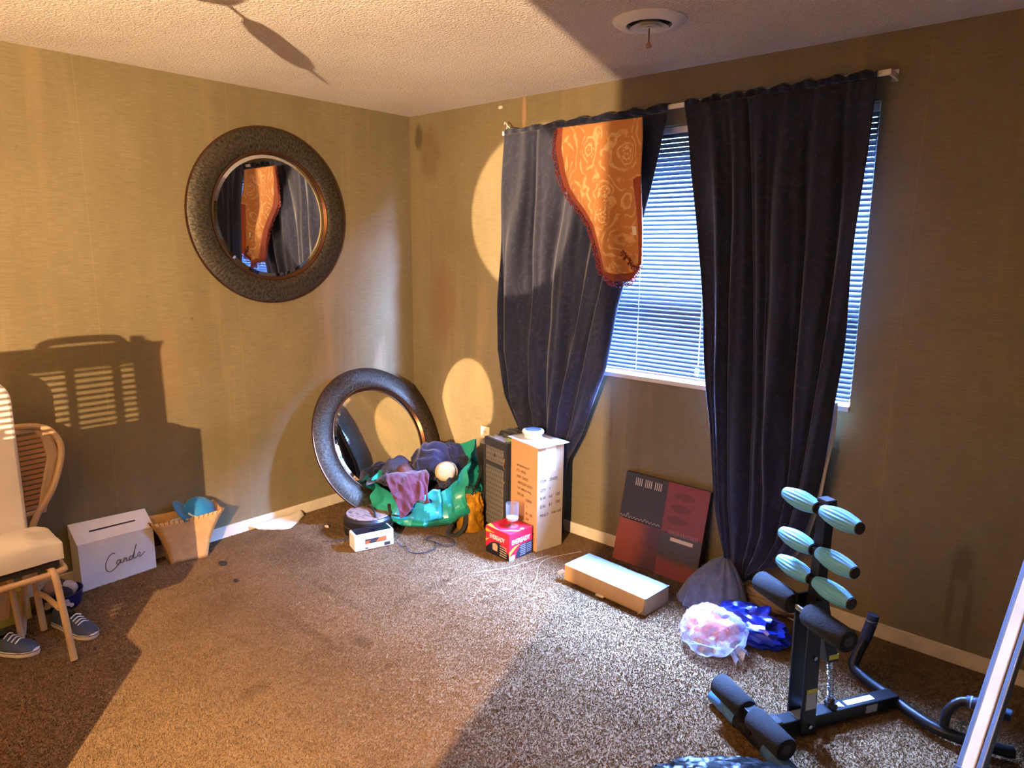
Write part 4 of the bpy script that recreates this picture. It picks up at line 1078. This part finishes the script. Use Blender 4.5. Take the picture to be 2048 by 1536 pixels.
def put(par, body, x, z, size, fmx, mt, al='LEFT', sxx=1.0, bold=0.0, shear=0.0):
    t = text_mb(body, size, .0008, fmx @ Matrix.Translation((x, z, .0003)), shear, sxx, bold, al); return t.build('lettering', mt, par, fix=False)
for body, x, z in [('ITEM', -.070, .395), ('254325', -.008, .398), ('QTY', -.070, .345), ('1', -.008, .348), ('N.W.', -.070, .300), ('6.6', -.010, .302), ('LBS', .040, .306), ('G.W.', -.070, .252), ('8.1', -.010, .256), ('LBS', .040, .262), ('MEAS\'T', -.070, .202), ('0.60 CUFT', .012, .206)]:
    put(cb, body, x, z, .024 if 'CUFT' not in body else .020, fr_, M['ink'], sxx=.78)
fl_ = face_m((-CW / 2, -.0004, 0), (1, 0, 0), (0, 0, 1))
brn = mat('brown_ink', (92, 48, 20), .7)
for body, x, z in [('ash distributing LLC', -.062, .452), ('P.O. WEEK', -.062, .420), ('ITEM  254325', -.060, .386), ('ANTIQUE GOLD', -.052, .353), ('3 PC MIRROR WALL', -.055, .320), ('DECOR', -.055, .287), ('CHINA', .02, .270), ('1', .03, .235), ('8.1  LBS', .025, .195), ('6.6', .03, .165), ('CFT', .045, .12), ('1 OF 1 PC', .03, .095)]:
    put(cb, body, x, z, .022 if len(body) < 14 else .018, fl_, brn, sxx=.8)
q = MB(); fp = lambda x, y, z: Vector((1.413, -.356, 0)) + e1 * (-x) + e2 * y + Vector((0, 0, z))
q.grid(lambda u, v: fp(-.255 + .29 * u, -.015 + .205 * v, .5975 + .005 * noise.noise(Vector((u * 3, v * 3, 1))) - .004 * (1 - v) * u), 12, 10)
tag(q.build('paper_sheet', mat('bluish_paper', (224, 230, 240), .7), None, smooth=180, solid=.001), 'white sheet of paper on top of the tall cardboard carton', 'paper')
dl = thing('round_speaker', 'small round white puck speaker with a dark grey top on the cardboard carton', 'speaker', fp(-.150, .085, .6005))
lath([(0, 0), (.046, 0), (.050, .006), (.050, .014), (.044, .018), (.044, .020), (.058, .024), (.062, .032), (.058, .040), (.046, .043), (.0, .043)], 'housing', M['plastic'], dl)
lath([(0, .0432), (.044, .0432), (.042, .0455), (0, .0455)], 'fabric_top', mat('slate_fabric', (70, 84, 108), .8, 0, .1, 60, .3, 300), dl)
q = MB(); q.tube([onsu(-.19, .11, .565), onsu(-.12, .105, .592), onsu(-.05, .11, .597), onsu(-.008, .12, .57)], [.012, .018, .018, .01], 8, 6, flat=.5)
tag(q.build('belt', M['blackcl'], None, smooth=60), 'black belt lying along the back of the patterned suitcase', 'belt')

# ---- battery box
ev = thing('battery_box', 'red and black battery lantern box with yellow swooshes in front of the cardboard carton', 'box', (1.385, -.542, 0), R(-4))
EW, ED, EH = .182, .172, .152
red = mat('red_card', (212, 30, 52), .4, 0, .05); bkc = mat('black_card', (30, 28, 32), .4); yel = mat('yellow_card_print', (242, 176, 48), .45)
q = MB(); q.bx(-EW, 0, 0, ED, 0, EH); q.build('carton', red, ev, bevel=.002)
fA = face_m((-EW / 2, -.0002, 0), (1, 0, 0), (0, 0, 1)); fB = face_m((.0002, ED / 2, 0), (0, 1, 0), (0, 0, 1)); fT = face_m((-EW / 2, ED / 2, EH + .0002), (1, 0, 0), (0, 1, 0))
def patch(par, nm, poly, fmx, mt, d=.0006): qq = MB(); qq.prism(poly, 0, d, fmx); return qq.build(nm, mt, par)
arc = lambda x0, x1, z0, zp, n=12: [(x0 + (x1 - x0) * i / n, z0 + zp * math.sin(math.pi * i / n * .9 + .15)) for i in range(n + 1)]
patch(ev, 'black_panel', [(-.0905, .002), (.0905, .002), (.0905, .030)] + list(reversed(arc(-.0905, .0905, .020, .062))), fA, bkc)
patch(ev, 'yellow_swoosh', [(-.0905, .062), (-.060, .088), (-.0905, .078)], fA, yel, .001); patch(ev, 'yellow_swoosh', [(-.0905, .118), (-.02, .128), (-.0905, .138)], fA, yel, .001)
patch(ev, 'lantern_picture', [(-.035, .030), (.0, .028), (.004, .060), (-.012, .072), (-.036, .064)], fA, mat('tan_print', (206, 160, 130), .5), .0012)
for k in range(5): patch(ev, 'printed_line', [(.02, .014 + k * .013), (.072, .010 + k * .013), (.072, .015 + k * .013), (.02, .019 + k * .013)], fA, mat('tan_print2', (190, 160, 130), .5), .0012)
put(ev, 'EVEREADY', -.002, .102, .034, fA, M['paper'], 'CENTER', .72, .0006)
patch(ev, 'black_panel', [(-.040, .002), (.0855, .002), (.0855, .076), (.0, .074), (-.03, .040)], fB, mat('charcoal_card', (46, 50, 62), .4))
patch(ev, 'yellow_swoosh', [(-.0855, .028), (-.045, .060), (-.01, .078), (-.05, .072), (-.0855, .052)], fB, yel, .001); patch(ev, 'black_corner', [(-.0855, .002), (-.045, .002), (-.045, .030), (-.0855, .026)], fB, mat('silver_print', (168, 172, 186), .4), .001)
for k in range(6): patch(ev, 'printed_line', [(-.006 + .004 * (k % 2), .012 + k * .0105), (.036, .012 + k * .0105), (.036, .016 + k * .0105), (-.006 + .004 * (k % 2), .016 + k * .0105)], fB, mat('grey_print', (150, 154, 168), .5), .0012)
for k in range(5): patch(ev, 'printed_line', [(.044, .018 + k * .011), (.080, .018 + k * .011), (.080, .022 + k * .011), (.044, .022 + k * .011)], fB, mat('grey_print', (150, 154, 168), .5), .0012)
put(ev, 'EVEREADY', .0, .098, .036, fB, M['paper'], 'CENTER', .80, .0008)
patch(ev, 'yellow_swoosh', [(-.091, -.050), (-.03, -.075), (.02, -.086), (-.091, -.080)], fT, yel, .0004); patch(ev, 'yellow_swoosh', [(.02, -.086), (.091, -.02), (.091, .0), (.055, -.03)], fT, mat('orange_card_print', (238, 140, 60), .45), .0004)
patch(ev, 'silver_badge', [(.078 + .010 * math.cos(a), .020 + .014 * math.sin(a)) for a in [k * math.pi / 6 for k in range(12)]], fT, mat('pale_violet_print', (206, 190, 220), .4), .0004)
cu_ = thing('plastic_goblet', 'clear plastic goblet with cloudy dregs standing on the red battery box', 'glass', (1.318, -.445, EH))
CPF = [(.0, .001), (.033, .001), (.033, .003), (.010, .007), (.007, .012), (.007, .024), (.012, .028), (.030, .034), (.034, .042), (.0355, .130)]
q = MB(); q.lathe(CPF + [(.0345, .130), (.033, .043), (.029, .036), (.0, .033)], 36); q.build('cup', M['cup'], cu_, smooth=40)
lath([(0, .0345), (.0285, .0365), (.0325, .043), (.0328, .052), (0, .052)], 'dregs', mat('cloudy_dregs', (206, 196, 206), .4), cu_)

# ================================================================== UNDER THE WINDOW
# ---- long white box
wbx = thing('mailer_box', 'long low mailer box with a pale lid and brown sides in front of the canvas', 'box', (2.202, -.536, 0), R(-4))
q = MB(); q.bx(-.478, 0, 0, .182, 0, .080); q.build('tray', M['kraft2'], wbx, bevel=.002)
q = MB(); q.bx(-.480, .002, -.002, .184, .080, .086); q.build('lid', mat('pale_card', (148, 154, 157), .6, 0, .03), wbx, bevel=.001)
q = MB(); q.hexa([(-.475, -.010, .012), (-.012, -.010, .012), (-.012, -.007, .012), (-.475, -.007, .012)], [(-.478, -.004, .084), (-.004, -.004, .084), (-.004, -.001, .085), (-.478, -.001, .085)]); q.build('front_flap', M['kraft'], wbx)
q = MB(); q.grid(lambda u, v: Vector((-.001 - .028 * u * v, -.002 - .020 * u, .060 - .030 * u - .025 * v * u)), 6, 6); q.build('dust_flap', M['kraft2'], wbx, solid=.002)
q = MB(); q.grid(lambda u, v: Vector((-.480 - .035 * u, .0 - .02 * v, .045 - .03 * u + .02 * v)), 4, 4); q.build('dust_flap', M['paper'], wbx, solid=.002)
q = MB(); q.hexa([(-.272, -.020, .006), (-.225, -.020, .006), (-.225, -.010, .010), (-.272, -.010, .010)], [(-.270, -.020, .010), (-.228, -.020, .010), (-.228, -.009, .014), (-.270, -.009, .014)]); q.build('lock_tab', M['paper'], wbx)

# ---- abstract canvas leaning on the wall
ab, at_ = Vector((1.748, -.128, .002)), Vector((1.785, -.030, .458)); bb_, bt_ = Vector((2.248, -.150, .002)), Vector((2.256, -.034, .462))
cx_ = ((bb_ - ab) + (bt_ - at_)).normalized(); cy_ = ((at_ - ab) + (bt_ - bb_)); cy_ = (cy_ - cx_ * cy_.dot(cx_)).normalized()
cw, ch = .487, .472
ar = bpy.data.objects.new('abstract_canvas', None); COL.objects.link(ar); ar.matrix_world = face_m(ab + Vector((.006, 0, .0)), cx_, cy_)
tag(ar, 'square canvas of dark grey and rust red quarters leaning on the wall under the window', 'canvas')
q = MB(); q.bx(0, cw, 0, ch, -.032, 0); q.build('stretcher', M['ink'], ar, bevel=.002)
def m_quarter(nm, c1, c2, axis, lo_, hi_):
    t = NT(nm); s_ = t.n('SeparateXYZ'); t.set(s_.inputs[0], t.o); f = t.noise(t.o, 9, 4, .6)
    k = t.ramp(t.math('ADD', s_.outputs[axis], t.math('MULTIPLY', t.math('SUBTRACT', f, .5), .12)), lo_, hi_, 'SMOOTHSTEP')
    t.col(t.mix(k, lin(c1), lin(c2))); t.P(Roughness=.55); t.bump(t.noise(t.o, 300, 2), .1, .002); return t.m
hx, hy = .255, .228
for (x0, x1, y0, y1, mt) in [(0, hx, hy, ch, m_quarter('slate_quarter', (56, 50, 46), (50, 46, 46), 1, .2, .5)), (hx, cw, hy - .008, ch, m_quarter('wine_quarter', (120, 52, 46), (124, 50, 50), 1, .2, .5)),
                             (0, hx, 0, hy, m_quarter('rust_quarter', (158, 74, 44), (84, 46, 42), 0, .08, .22)), (hx, cw, 0, hy - .008, m_quarter('olive_quarter', (126, 54, 44), (64, 56, 44), 1, .06, .11))]:
    q = MB(); q.bx(x0 + .0005, x1 - .0005, y0 + .0005, y1 - .0005, 0, .0012); q.build('colour_quarter', mt, ar)
crm2 = mat('cream_paint', (214, 200, 176), .6)
for g in range(3):
    for k in range(4):
        x = .065 + g * .058 + k * .0115; q = MB(); q.bx(x, x + .0045, ch - .062, ch - .022, .001, .0018); q.build('painted_bar', crm2, ar)
lfm = mat('leaf_paint', (98, 44, 42), .6)
for k in range(3):
    yc = .412 - .062 * k; q = MB(); q.prism([(.355 - .01 * k + .058 * math.cos(a), yc + .020 * math.sin(a) * abs(math.sin(a)) ** .3) for a in [i * math.pi / 14 for i in range(28)]], .001, .0018); q.build('painted_leaf', lfm, ar)
for k in range(18):
    x = .300 + k * .0092; q = MB(); q.bx(x, x + .002, hy - .014, hy + .006, .001, .0018); q.build('painted_tick', mat('pink_paint', (176, 132, 124), .6), ar)
q = MB(); q.bx(.315, .440, hy - .044, hy - .026, .001, .002); q.build('cream_block', crm2, ar)
q = MB(); q.bx(.02, hx, hy - .003, hy + .003, .001, .0016); q.build('dark_rule', M['ink'], ar)
q = MB(); q.tube([(.004 + .0062 * k, hy + .010 + .006 * math.sin(k * 1.9) + (.012 if k in (7, 8, 25) else 0), .0018) for k in range(40)], .0012, 4, 3); q.build('painted_script', crm2, ar)

# ---- blue grey cloth bundled under the navy curtain
cu2 = thing('fabric_bundle', 'blue grey velvet cloth gathered to a point on the floor under the navy curtain', 'cloth', (2.41, -.20, 0))
cum = mat('slate_velvet', (92, 102, 130), .8, 0, .3, 26, .5, 120, .3)
def cus(u, v):
    th = 2 * math.pi * u; dr = Vector((math.cos(th), math.sin(th), 0))
    ap = Vector((2.372, -.105, .205)); bs = Vector((2.415, -.215, 0))
    rb = .125 + .045 * math.cos(th - 3.9) + .03 * math.cos(2 * th + .5)
    if dr.y > 0: rb *= 1 - .45 * dr.y
    k = sstep(-.15, 1.0, v) * .35 + .65 * v
    p = ap.lerp(bs, v ** .9) + dr * rb * k
    fold = (1 - abs(noise.noise(Vector((math.cos(th) * 2.2, math.sin(th) * 2.2, v * .8 + 3)))) * 2)
    p += dr * (.026 * fold * v + .010 * noise.noise(Vector((math.cos(th) * 6, math.sin(th) * 6, v * 5))))
    p.z = max(.003, .205 * (1 - v) ** .85 + .03 * math.sin(math.pi * v) + .012 * fold * v * (1 - v) * 3)
    return p
q = MB(); q.grid(cus, 72, 26, True); q.add([cus(i / 72, 1) for i in range(72)], [tuple(range(72))]); q.build('cloth', cum, cu2, True, smooth=180)
q = MB(); q.tube([cus(k / 72, 1.0) + Vector((0, 0, .004)) for k in range(73)], .005, 6); q.build('hem', cum, cu2, True, smooth=60)
tag(cloth('drop_cloth', 'tan folded cloth lying under the hem of the navy curtain', mat('tan_cloth', (150, 126, 100), .85, 0, .15, 14, .3), (2.60, -.10, .05), (.13, .06, .05), 41, .3, 3, 0, 'cloth', .004), 'tan folded cloth lying under the hem of the navy curtain', 'cloth')

# ---- clear bag with orange things, blue bag, black bag
ob = thing('clear_plastic_bag', 'clear plastic bag of orange cloth lying on the carpet beside the blue bag', 'bag', (2.53, -.53, 0))
q = lump((2.535, -.545, .066), (.115, .105, .085), 53, .42, 1.9, .75, 4, .006, .4); q.build('film', M['film'], ob, True, smooth=30)
q = MB(); q.grid(lambda u, v: Vector((2.58, -.55, .075)) + Vector((.10 * u, -.03 * u + .12 * (v - .5) * (.3 + .9 * u), -.055 * u + .02 * math.sin(v * 12) * u)), 12, 16); q.build('open_neck', M['film'], ob, True, smooth=30)
for k, (c_, r_) in enumerate([((2.50, -.535, .062), (.072, .066, .055)), ((2.57, -.525, .06), (.05, .055, .05))]):
    q = lump(c_, r_, 60 + k, .4, 3.5, .7, 4, .008); tag(q.build('orange_cloth', mat('orange_fleece', (226, 92, 62), .8, 0, .2, 30, .4, 160), None, smooth=180), ['larger bundle of orange cloth inside the clear plastic bag', 'smaller bundle of orange cloth inside the clear plastic bag'][k], 'cloth')
bb = thing('blue_plastic_bag', 'royal blue glossy plastic bag crumpled on the carpet beside the clear bag', 'bag', (2.60, -.36, 0))
blu = mat('royal_blue_plastic', (22, 44, 168), .22, 0, .25, 12, .15, 50)
q = lump((2.605, -.355, .040), (.140, .085, .060), 71, .55, 2.0, .85, 4, .004, -.2); q.build('sack', blu, bb, True, smooth=26)
q = MB(); q.grid(lambda u, v: Vector((2.47, -.33, .02)).lerp(Vector((2.66, -.26, .06)), u) + Vector((.03 * v, -.10 * v, .075 * math.sin(2.6 * v) + .018 * noise.noise(Vector((u * 5, v * 4, 2))))), 18, 12); q.build('open_mouth', blu, bb, True, smooth=24, solid=.001)
tbg = thing('trash_bag', 'black glossy trash bag on the carpet in front of the exercise machine', 'bag', (3.02, -1.365, 0))
tbm = mat('black_poly', (12, 14, 18), .35, 0, .2, 12, .6, 22, spec=.18)
q = lump((3.02, -1.365, .046), (.29, .17, .084), 83, .26, 3.4, .9, 6, .004, .65); q.build('sack', tbm, tbg, True, smooth=40)
q = MB(); kn = Vector((3.22, -1.49, .05)); q.grid(lambda u, v: kn + Vector((.05 * v * math.cos(2 * math.pi * u) + .05 * v, .05 * v * math.sin(2 * math.pi * u) - .04 * v, .02 * math.sin(10 * math.pi * u) * v + .03 * v)), 24, 6, True); q.build('tied_neck', tbm, tbg, True, smooth=40)
q = MB(); q.tube([(2.46, -.03, .012), (2.60, -.10, .010), (2.72, -.13, .010), (2.83, -.14, .010)], .004, 6, 6); tag(q.build('white_cord', M['plastic'], None, smooth=60), 'white cord lying on the carpet along the window wall', 'cord')
q = MB(); q.tube([(1.60, -.20, .012), (1.52, -.42, .011), (1.62, -.60, .011), (1.70, -.74, .009)], .0006, 4, 8); q.tube([(1.50, -.36, .012), (1.44, -.60, .011), (1.34, -.78, .009)], .0006, 4, 8)
tag(q.build('loose_thread', M['paper'], None), 'white loose threads on the carpet between the battery box and mailer box', 'thread')

# ---- leaning board at the right
lb0, lb1 = Vector((3.466, -.733, .0)), Vector((3.596, -.032, 1.20)); dv = (lb1 - lb0).normalized()
sd = Vector((.80, -.6, 0)); sd = (sd - dv * sd.dot(dv)).normalized(); nn = dv.cross(sd)
bo = bpy.data.objects.new('leaning_rail', None); COL.objects.link(bo)
mb_ = Matrix((sd, nn, dv)).transposed().to_4x4(); mb_.translation = lb0 + Vector((0, 0, .012)); bo.matrix_world = mb_
tag(bo, 'long wooden rail with grey metal edging leaning on the wall beside the exercise machine', 'rail')
Lb = (lb1 - lb0).length
q = MB(); q.bx(-.020, .020, -.014, .014, 0, Lb); q.build('wood_strip', mat('pale_wood', (206, 160, 110), .5, 0, .15, 5), bo, bevel=.004)
alu = mat('grey_aluminium', (120, 126, 138), .35, .7, .1, 6)
for s in (-1, 1):
    q = MB(); q.bx(s * .030 - .010, s * .030 + .010, -.011, .011, .0, Lb - .005); q.build('metal_edge', alu, bo, bevel=.004)
q = MB(); q.bx(-.042, .042, -.016, .016, -.006, .03); q.build('end_cap', M['ink'], bo, bevel=.003)

# ================================================================== AB EXERCISE MACHINE
MO = Vector((3.196, -.481, 0)); MA = Vector((-.5, -.8660254, 0)); MBx = Vector((.8660254, -.5, 0))
mc = bpy.data.objects.new('ab_exercise_machine', None); COL.objects.link(mc)
mm = Matrix((MBx, MA * -1, Vector((0, 0, 1)))).transposed().to_4x4(); mm.translation = MO; mc.matrix_world = mm
tag(mc, 'black and blue ab exercise machine with ribbed rollers and foam pads standing under the window', 'exercise machine')
def L(b_, a, z): return Vector((b_, -a, z))      # lateral, forward, up
q = MB(); q.hexa([L(-.026, .0, .018), L(.026, .0, .018), L(.026, .58, .018), L(-.026, .58, .018)], [L(-.026, .0, .064), L(.026, .0, .064), L(.026, .58, .064), L(-.026, .58, .064)]); q.build('base_beam', M['blackm'], mc, bevel=.004)
wpr = mat('white_print', (206, 214, 226), .5)
q = MB(); q.prism([(.10, -.012), (.22, -.012), (.22, .012), (.10, .012)], 0, .0006, face_m(L(0, 0, .0645), (0, -1, 0), (1, 0, 0))); q.prism([(.235, -.014), (.270, 0), (.235, .014)], 0, .0006, face_m(L(0, 0, .0645), (0, -1, 0), (1, 0, 0))); q.build('logo_print', wpr, mc)
q = MB(); q.prism([(.10, .026), (.15, .026), (.15, .056), (.10, .056)], 0, .0008, face_m(L(.0262, 0, 0), (0, -1, 0), (0, 0, 1))); q.build('sticker', mat('grey_sticker', (150, 152, 158), .5), mc)
q = MB(); q.prism([(.36, -.022), (.44, -.022), (.44, .022), (.36, .022)], 0, .0008, face_m(L(0, 0, .0645), (0, -1, 0), (1, 0, 0))); q.build('sticker', mat('pale_sticker', (120, 130, 146), .5), mc)
# rear tube with handles
q = MB(); q.tube([L(-.200, -.075, .215), L(-.203, -.06, .15), L(-.205, -.03, .085), L(-.19, -.005, .045), L(-.14, .0, .034), L(0, 0, .034), L(.10, 0, .034), L(.18, -.015, .034), L(.25, -.065, .034), L(.315, -.13, .034), L(.33, -.15, .034)], .020, 14, 6); q.build('rear_tube', M['blackm'], mc, smooth=60)
q = MB(); q.tube([L(.185, -.02, .04), L(.180, -.035, .10), L(.200, -.06, .148), L(.24, -.085, .160), L(.31, -.125, .160)], .015, 12, 6); q.build('handle_bar', M['blackm'], mc, smooth=60)
grp = mat('handle_grip', (26, 40, 66), .6, 0, .15, 20)
q = MB(); q.tube([L(.215, -.07, .157), L(.25, -.09, .162), L(.32, -.13, .162)], .020, 14, 4); g_ = q.build('grip', grp, mc, smooth=60)
for k in range(4):
    p = L(.225, -.076, .159).lerp(L(.31, -.124, .162), k / 3.4); d_ = (L(.32, -.13, .162) - L(.25, -.09, .162)).normalized()
    q = MB(); q.tube([p - d_ * .002, p + d_ * .002], .0208, 14); q.build('grip_ring', mat('pale_blue_ring', (150, 180, 220), .4), g_)
q = MB(); q.tube([L(-.199, -.082, .245), L(-.200, -.074, .205), L(-.203, -.060, .15)], .021, 14, 4); g_ = q.build('grip', grp, mc, smooth=60)
for k in range(2):
    p = L(-.200, -.0775, .222 - .012 * k); q = MB(); q.tube([p, p + Vector((0, 0, .004))], .0216, 14); q.build('grip_ring', mat('pale_blue_ring', (150, 180, 220), .4), g_)
for b_ in (-.035, .035):
    q = MB(); q.tube([L(b_ * .9, -.0, .030), L(b_ * 1.5, .012, .030)], .010, 8); q.build('bolt', M['steel'], mc, smooth=40)
# front foot wrapped in blue film
q = MB(); q.tube([L(-.205, .60, .030), L(-.12, .60, .030), L(.0, .60, .030), L(.12, .60, .030), L(.205, .60, .030)], .026, 14, 3); q.build('front_foot', M['blackm'], mc, smooth=60)
filmb = mat('blue_film', (70, 110, 158), .2, 0, .3, 20, .3, 50)
for s in (-1, 1):
    q = MB(); q.grid(lambda u, v: L(s * (.075 + .145 * v), .60, .030) + Vector((0, math.cos(2 * math.pi * u), math.sin(2 * math.pi * u))) * (.029 + .004 * noise.noise(Vector((u * 7, v * 6, s)))), 22, 12, True); q.v = [(x, y, max(z, .001)) for x, y, z in q.v]; q.build('foot_wrap', filmb, mc, smooth=30)
# uprights
for b_ in (-.032, .032):
    q = MB(); q.hexa([L(b_ - .005, .375, .010), L(b_ + .005, .375, .010), L(b_ + .005, .435, .010), L(b_ - .005, .435, .010)], [L(b_ - .005, .395, .500), L(b_ + .005, .395, .500), L(b_ + .005, .445, .500), L(b_ - .005, .445, .500)]); q.build('upright_plate', M['blackm'], mc, bevel=.002)
    for (a, z) in ((.405, .045), (.412, .30), (.42, .465)):
        q = MB(); q.tube([L(b_ * 1.1, a, z), L(b_ * 1.45, a, z)], .007, 8); q.build('bolt', M['steel'], mc, smooth=40)
q = MB(); q.hexa([L(-.018, .285, .25), L(.018, .285, .25), L(.018, .330, .25), L(-.018, .330, .25)], [L(-.018, .360, .50), L(.018, .360, .50), L(.018, .405, .50), L(-.018, .405, .50)]); q.build('swing_arm', M['blackm'], mc, bevel=.003)
q = MB(); q.hexa([L(-.020, .375, .42), L(.020, .375, .42), L(.020, .415, .42), L(-.020, .415, .42)], [L(-.020, .370, .828), L(.020, .370, .828), L(.020, .405, .828), L(-.020, .405, .828)]); q.build('post', M['blackm'], mc, bevel=.003)
q = MB(); q.hexa([L(-.024, .366, .815), L(.024, .366, .815), L(.024, .410, .815), L(-.024, .410, .815)], [L(-.022, .368, .838), L(.022, .368, .838), L(.022, .408, .838), L(-.022, .408, .838)]); q.build('post_cap', M['ink'], mc, bevel=.004)
q = MB(); q.prism([(.290, .262), (.330, .262), (.330, .280), (.290, .280)], 0, .001, face_m(L(.0187, 0, 0), (0, -1, 0), (0, 0, 1))); q.build('warning_label', mat('yellow_label', (206, 200, 60), .5), mc)
q = MB(); q.prism([(.382, .105), (.425, .105), (.427, .165), (.386, .165)], 0, .001, face_m(L(.0372, 0, 0), (0, -1, 0), (0, 0, 1))); q.build('sticker', mat('white_sticker', (176, 180, 190), .5), mc)
q = MB(); q.prism([(.384, .166), (.426, .166), (.427, .182), (.386, .182)], 0, .001, face_m(L(.0372, 0, 0), (0, -1, 0), (0, 0, 1))); q.build('warning_label', mat('yellow_label', (206, 200, 60), .5), mc)
# spring
q = MB(); q.tube([L(.0 + .009 * math.cos(a), .285 + .009 * math.sin(a) + .02 * (a / 120), .085 + .155 * a / 120) for a in [k * .52 for k in range(231)]], .0022, 5); q.build('spring', M['steel'], mc, smooth=60)
q = MB(); q.tube([L(0, .285, .06), L(0, .283, .10)], .012, 10); q.tube([L(-.02, .283, .075), L(.02, .283, .075)], .012, 10); q.build('spring_mount', M['ink'], mc, smooth=40)
q = MB(); q.tube([L(0, .305, .235), L(0, .307, .258)], .011, 10); q.build('spring_cap', M['steel'], mc, smooth=40)
# ribbed rollers
rib = mat('blue_rib_foam', (96, 172, 214), .45, 0, .08, 12)
def roller(z, a):
    q = MB(); q.tube([L(-.155, a, z), L(.155, a, z)], .008, 10); q.build('roller_axle', M['steel'], mc, smooth=60)
    q = MB(); q.hexa([L(-.010, a - .02, z - .012), L(.010, a - .02, z - .012), L(.010, a + .01, z - .012), L(-.010, a + .01, z - .012)], [L(-.010, a - .02, z + .012), L(.010, a - .02, z + .012), L(.010, a + .01, z + .012), L(-.010, a + .01, z + .012)]); q.build('axle_clamp', M['blackm'], mc, bevel=.002)
    for s in (-1, 1):
        q = MB()
        def f(u, v):
            th = 2 * math.pi * u
            r_ = .0175 + .0135 * math.sin(math.pi * (.06 + .88 * v)) ** .9
            if v < .08 or v > .92: k = 1.0
            else: k = 1 + .045 * math.cos(16 * th) * math.sin(math.pi * (v - .08) / .84) ** .4
            return L(s * (.014 + .148 * v), a, z) + Vector((0, math.cos(th) * r_ * k, math.sin(th) * r_ * k))
        q.grid(f, 96, 16, True); ro_ = q.build('roller', rib, mc, smooth=180)
        for (t0, t1) in ((.010, .0145), (.1615, .166)):
            q = MB(); q.tube([L(s * t0, a, z), L(s * t1, a, z)], .0185, 20); q.build('end_plug', M['ink'], ro_, smooth=40)
for z, a in ((.803, .412), (.660, .412), (.558, .412)): roller(z, a)
# foam pads
def pad(a, z, hl, gap, r_):
    q = MB(); q.tube([L(-hl + .02, a, z), L(hl - .02, a, z)], .011, 12); q.build('pad_axle', M['steel'], mc, smooth=60)
    for s in (-1, 1):
        q = MB(); q.lathe([(.011, gap), (r_ - .004, gap), (r_, gap + .006), (r_, hl - .006), (r_ - .004, hl), (.016, hl)], 28, face_m(L(0, a, z), (0, 1, 0), (0, 0, 1)) @ Matrix.Rotation(0, 4, 'Z') if s > 0 else face_m(L(0, a, z), (0, 0, 1), (0, 1, 0)))
        p_ = q.build('foam_pad', M['foam'], mc, smooth=40)
        q = MB(); q.tube([L(s * (hl - .006), a, z), L(s * (hl + .001), a, z)], .017, 16); q.build('end_plug', mat('dark_grey_plug', (48, 48, 54), .5), p_, smooth=40)
pad(.452, .462, .208, .035, .038)
pad(.615, .108, .176, .018, .040)
q = MB(); q.hexa([L(-.014, .575, .03), L(.014, .575, .03), L(.014, .625, .03), L(-.014, .625, .03)], [L(-.014, .59, .13), L(.014, .59, .13), L(.014, .635, .13), L(-.014, .635, .13)]); q.build('pad_bracket', M['blackm'], mc, bevel=.003)
for z in (.045, .085):
    q = MB(); q.tube([L(-.02, .605, z), L(-.026, .605, z)], .007, 8); q.build('bolt', M['steel'], mc, smooth=40)
q = MB(); q.hexa([L(-.024, .555, .060), L(.024, .555, .060), L(.024, .50, .060), L(-.024, .50, .060)], [L(-.024, .555, .070), L(.024, .555, .070), L(.024, .50, .070), L(-.024, .50, .070)]); q.build('foot_plate', M['steel'], mc, bevel=.002)

# added beam lamps cast the patches the two mirrors would reflect
beam_lamp('added_beam_lamp', (.534, -.523, 1.777), (.715, .697, .058), .70, .92, 6.0)
beam_lamp('added_beam_lamp', (.37, -.245, .534), (.499, .818, .288), .40, .58, 2.0)
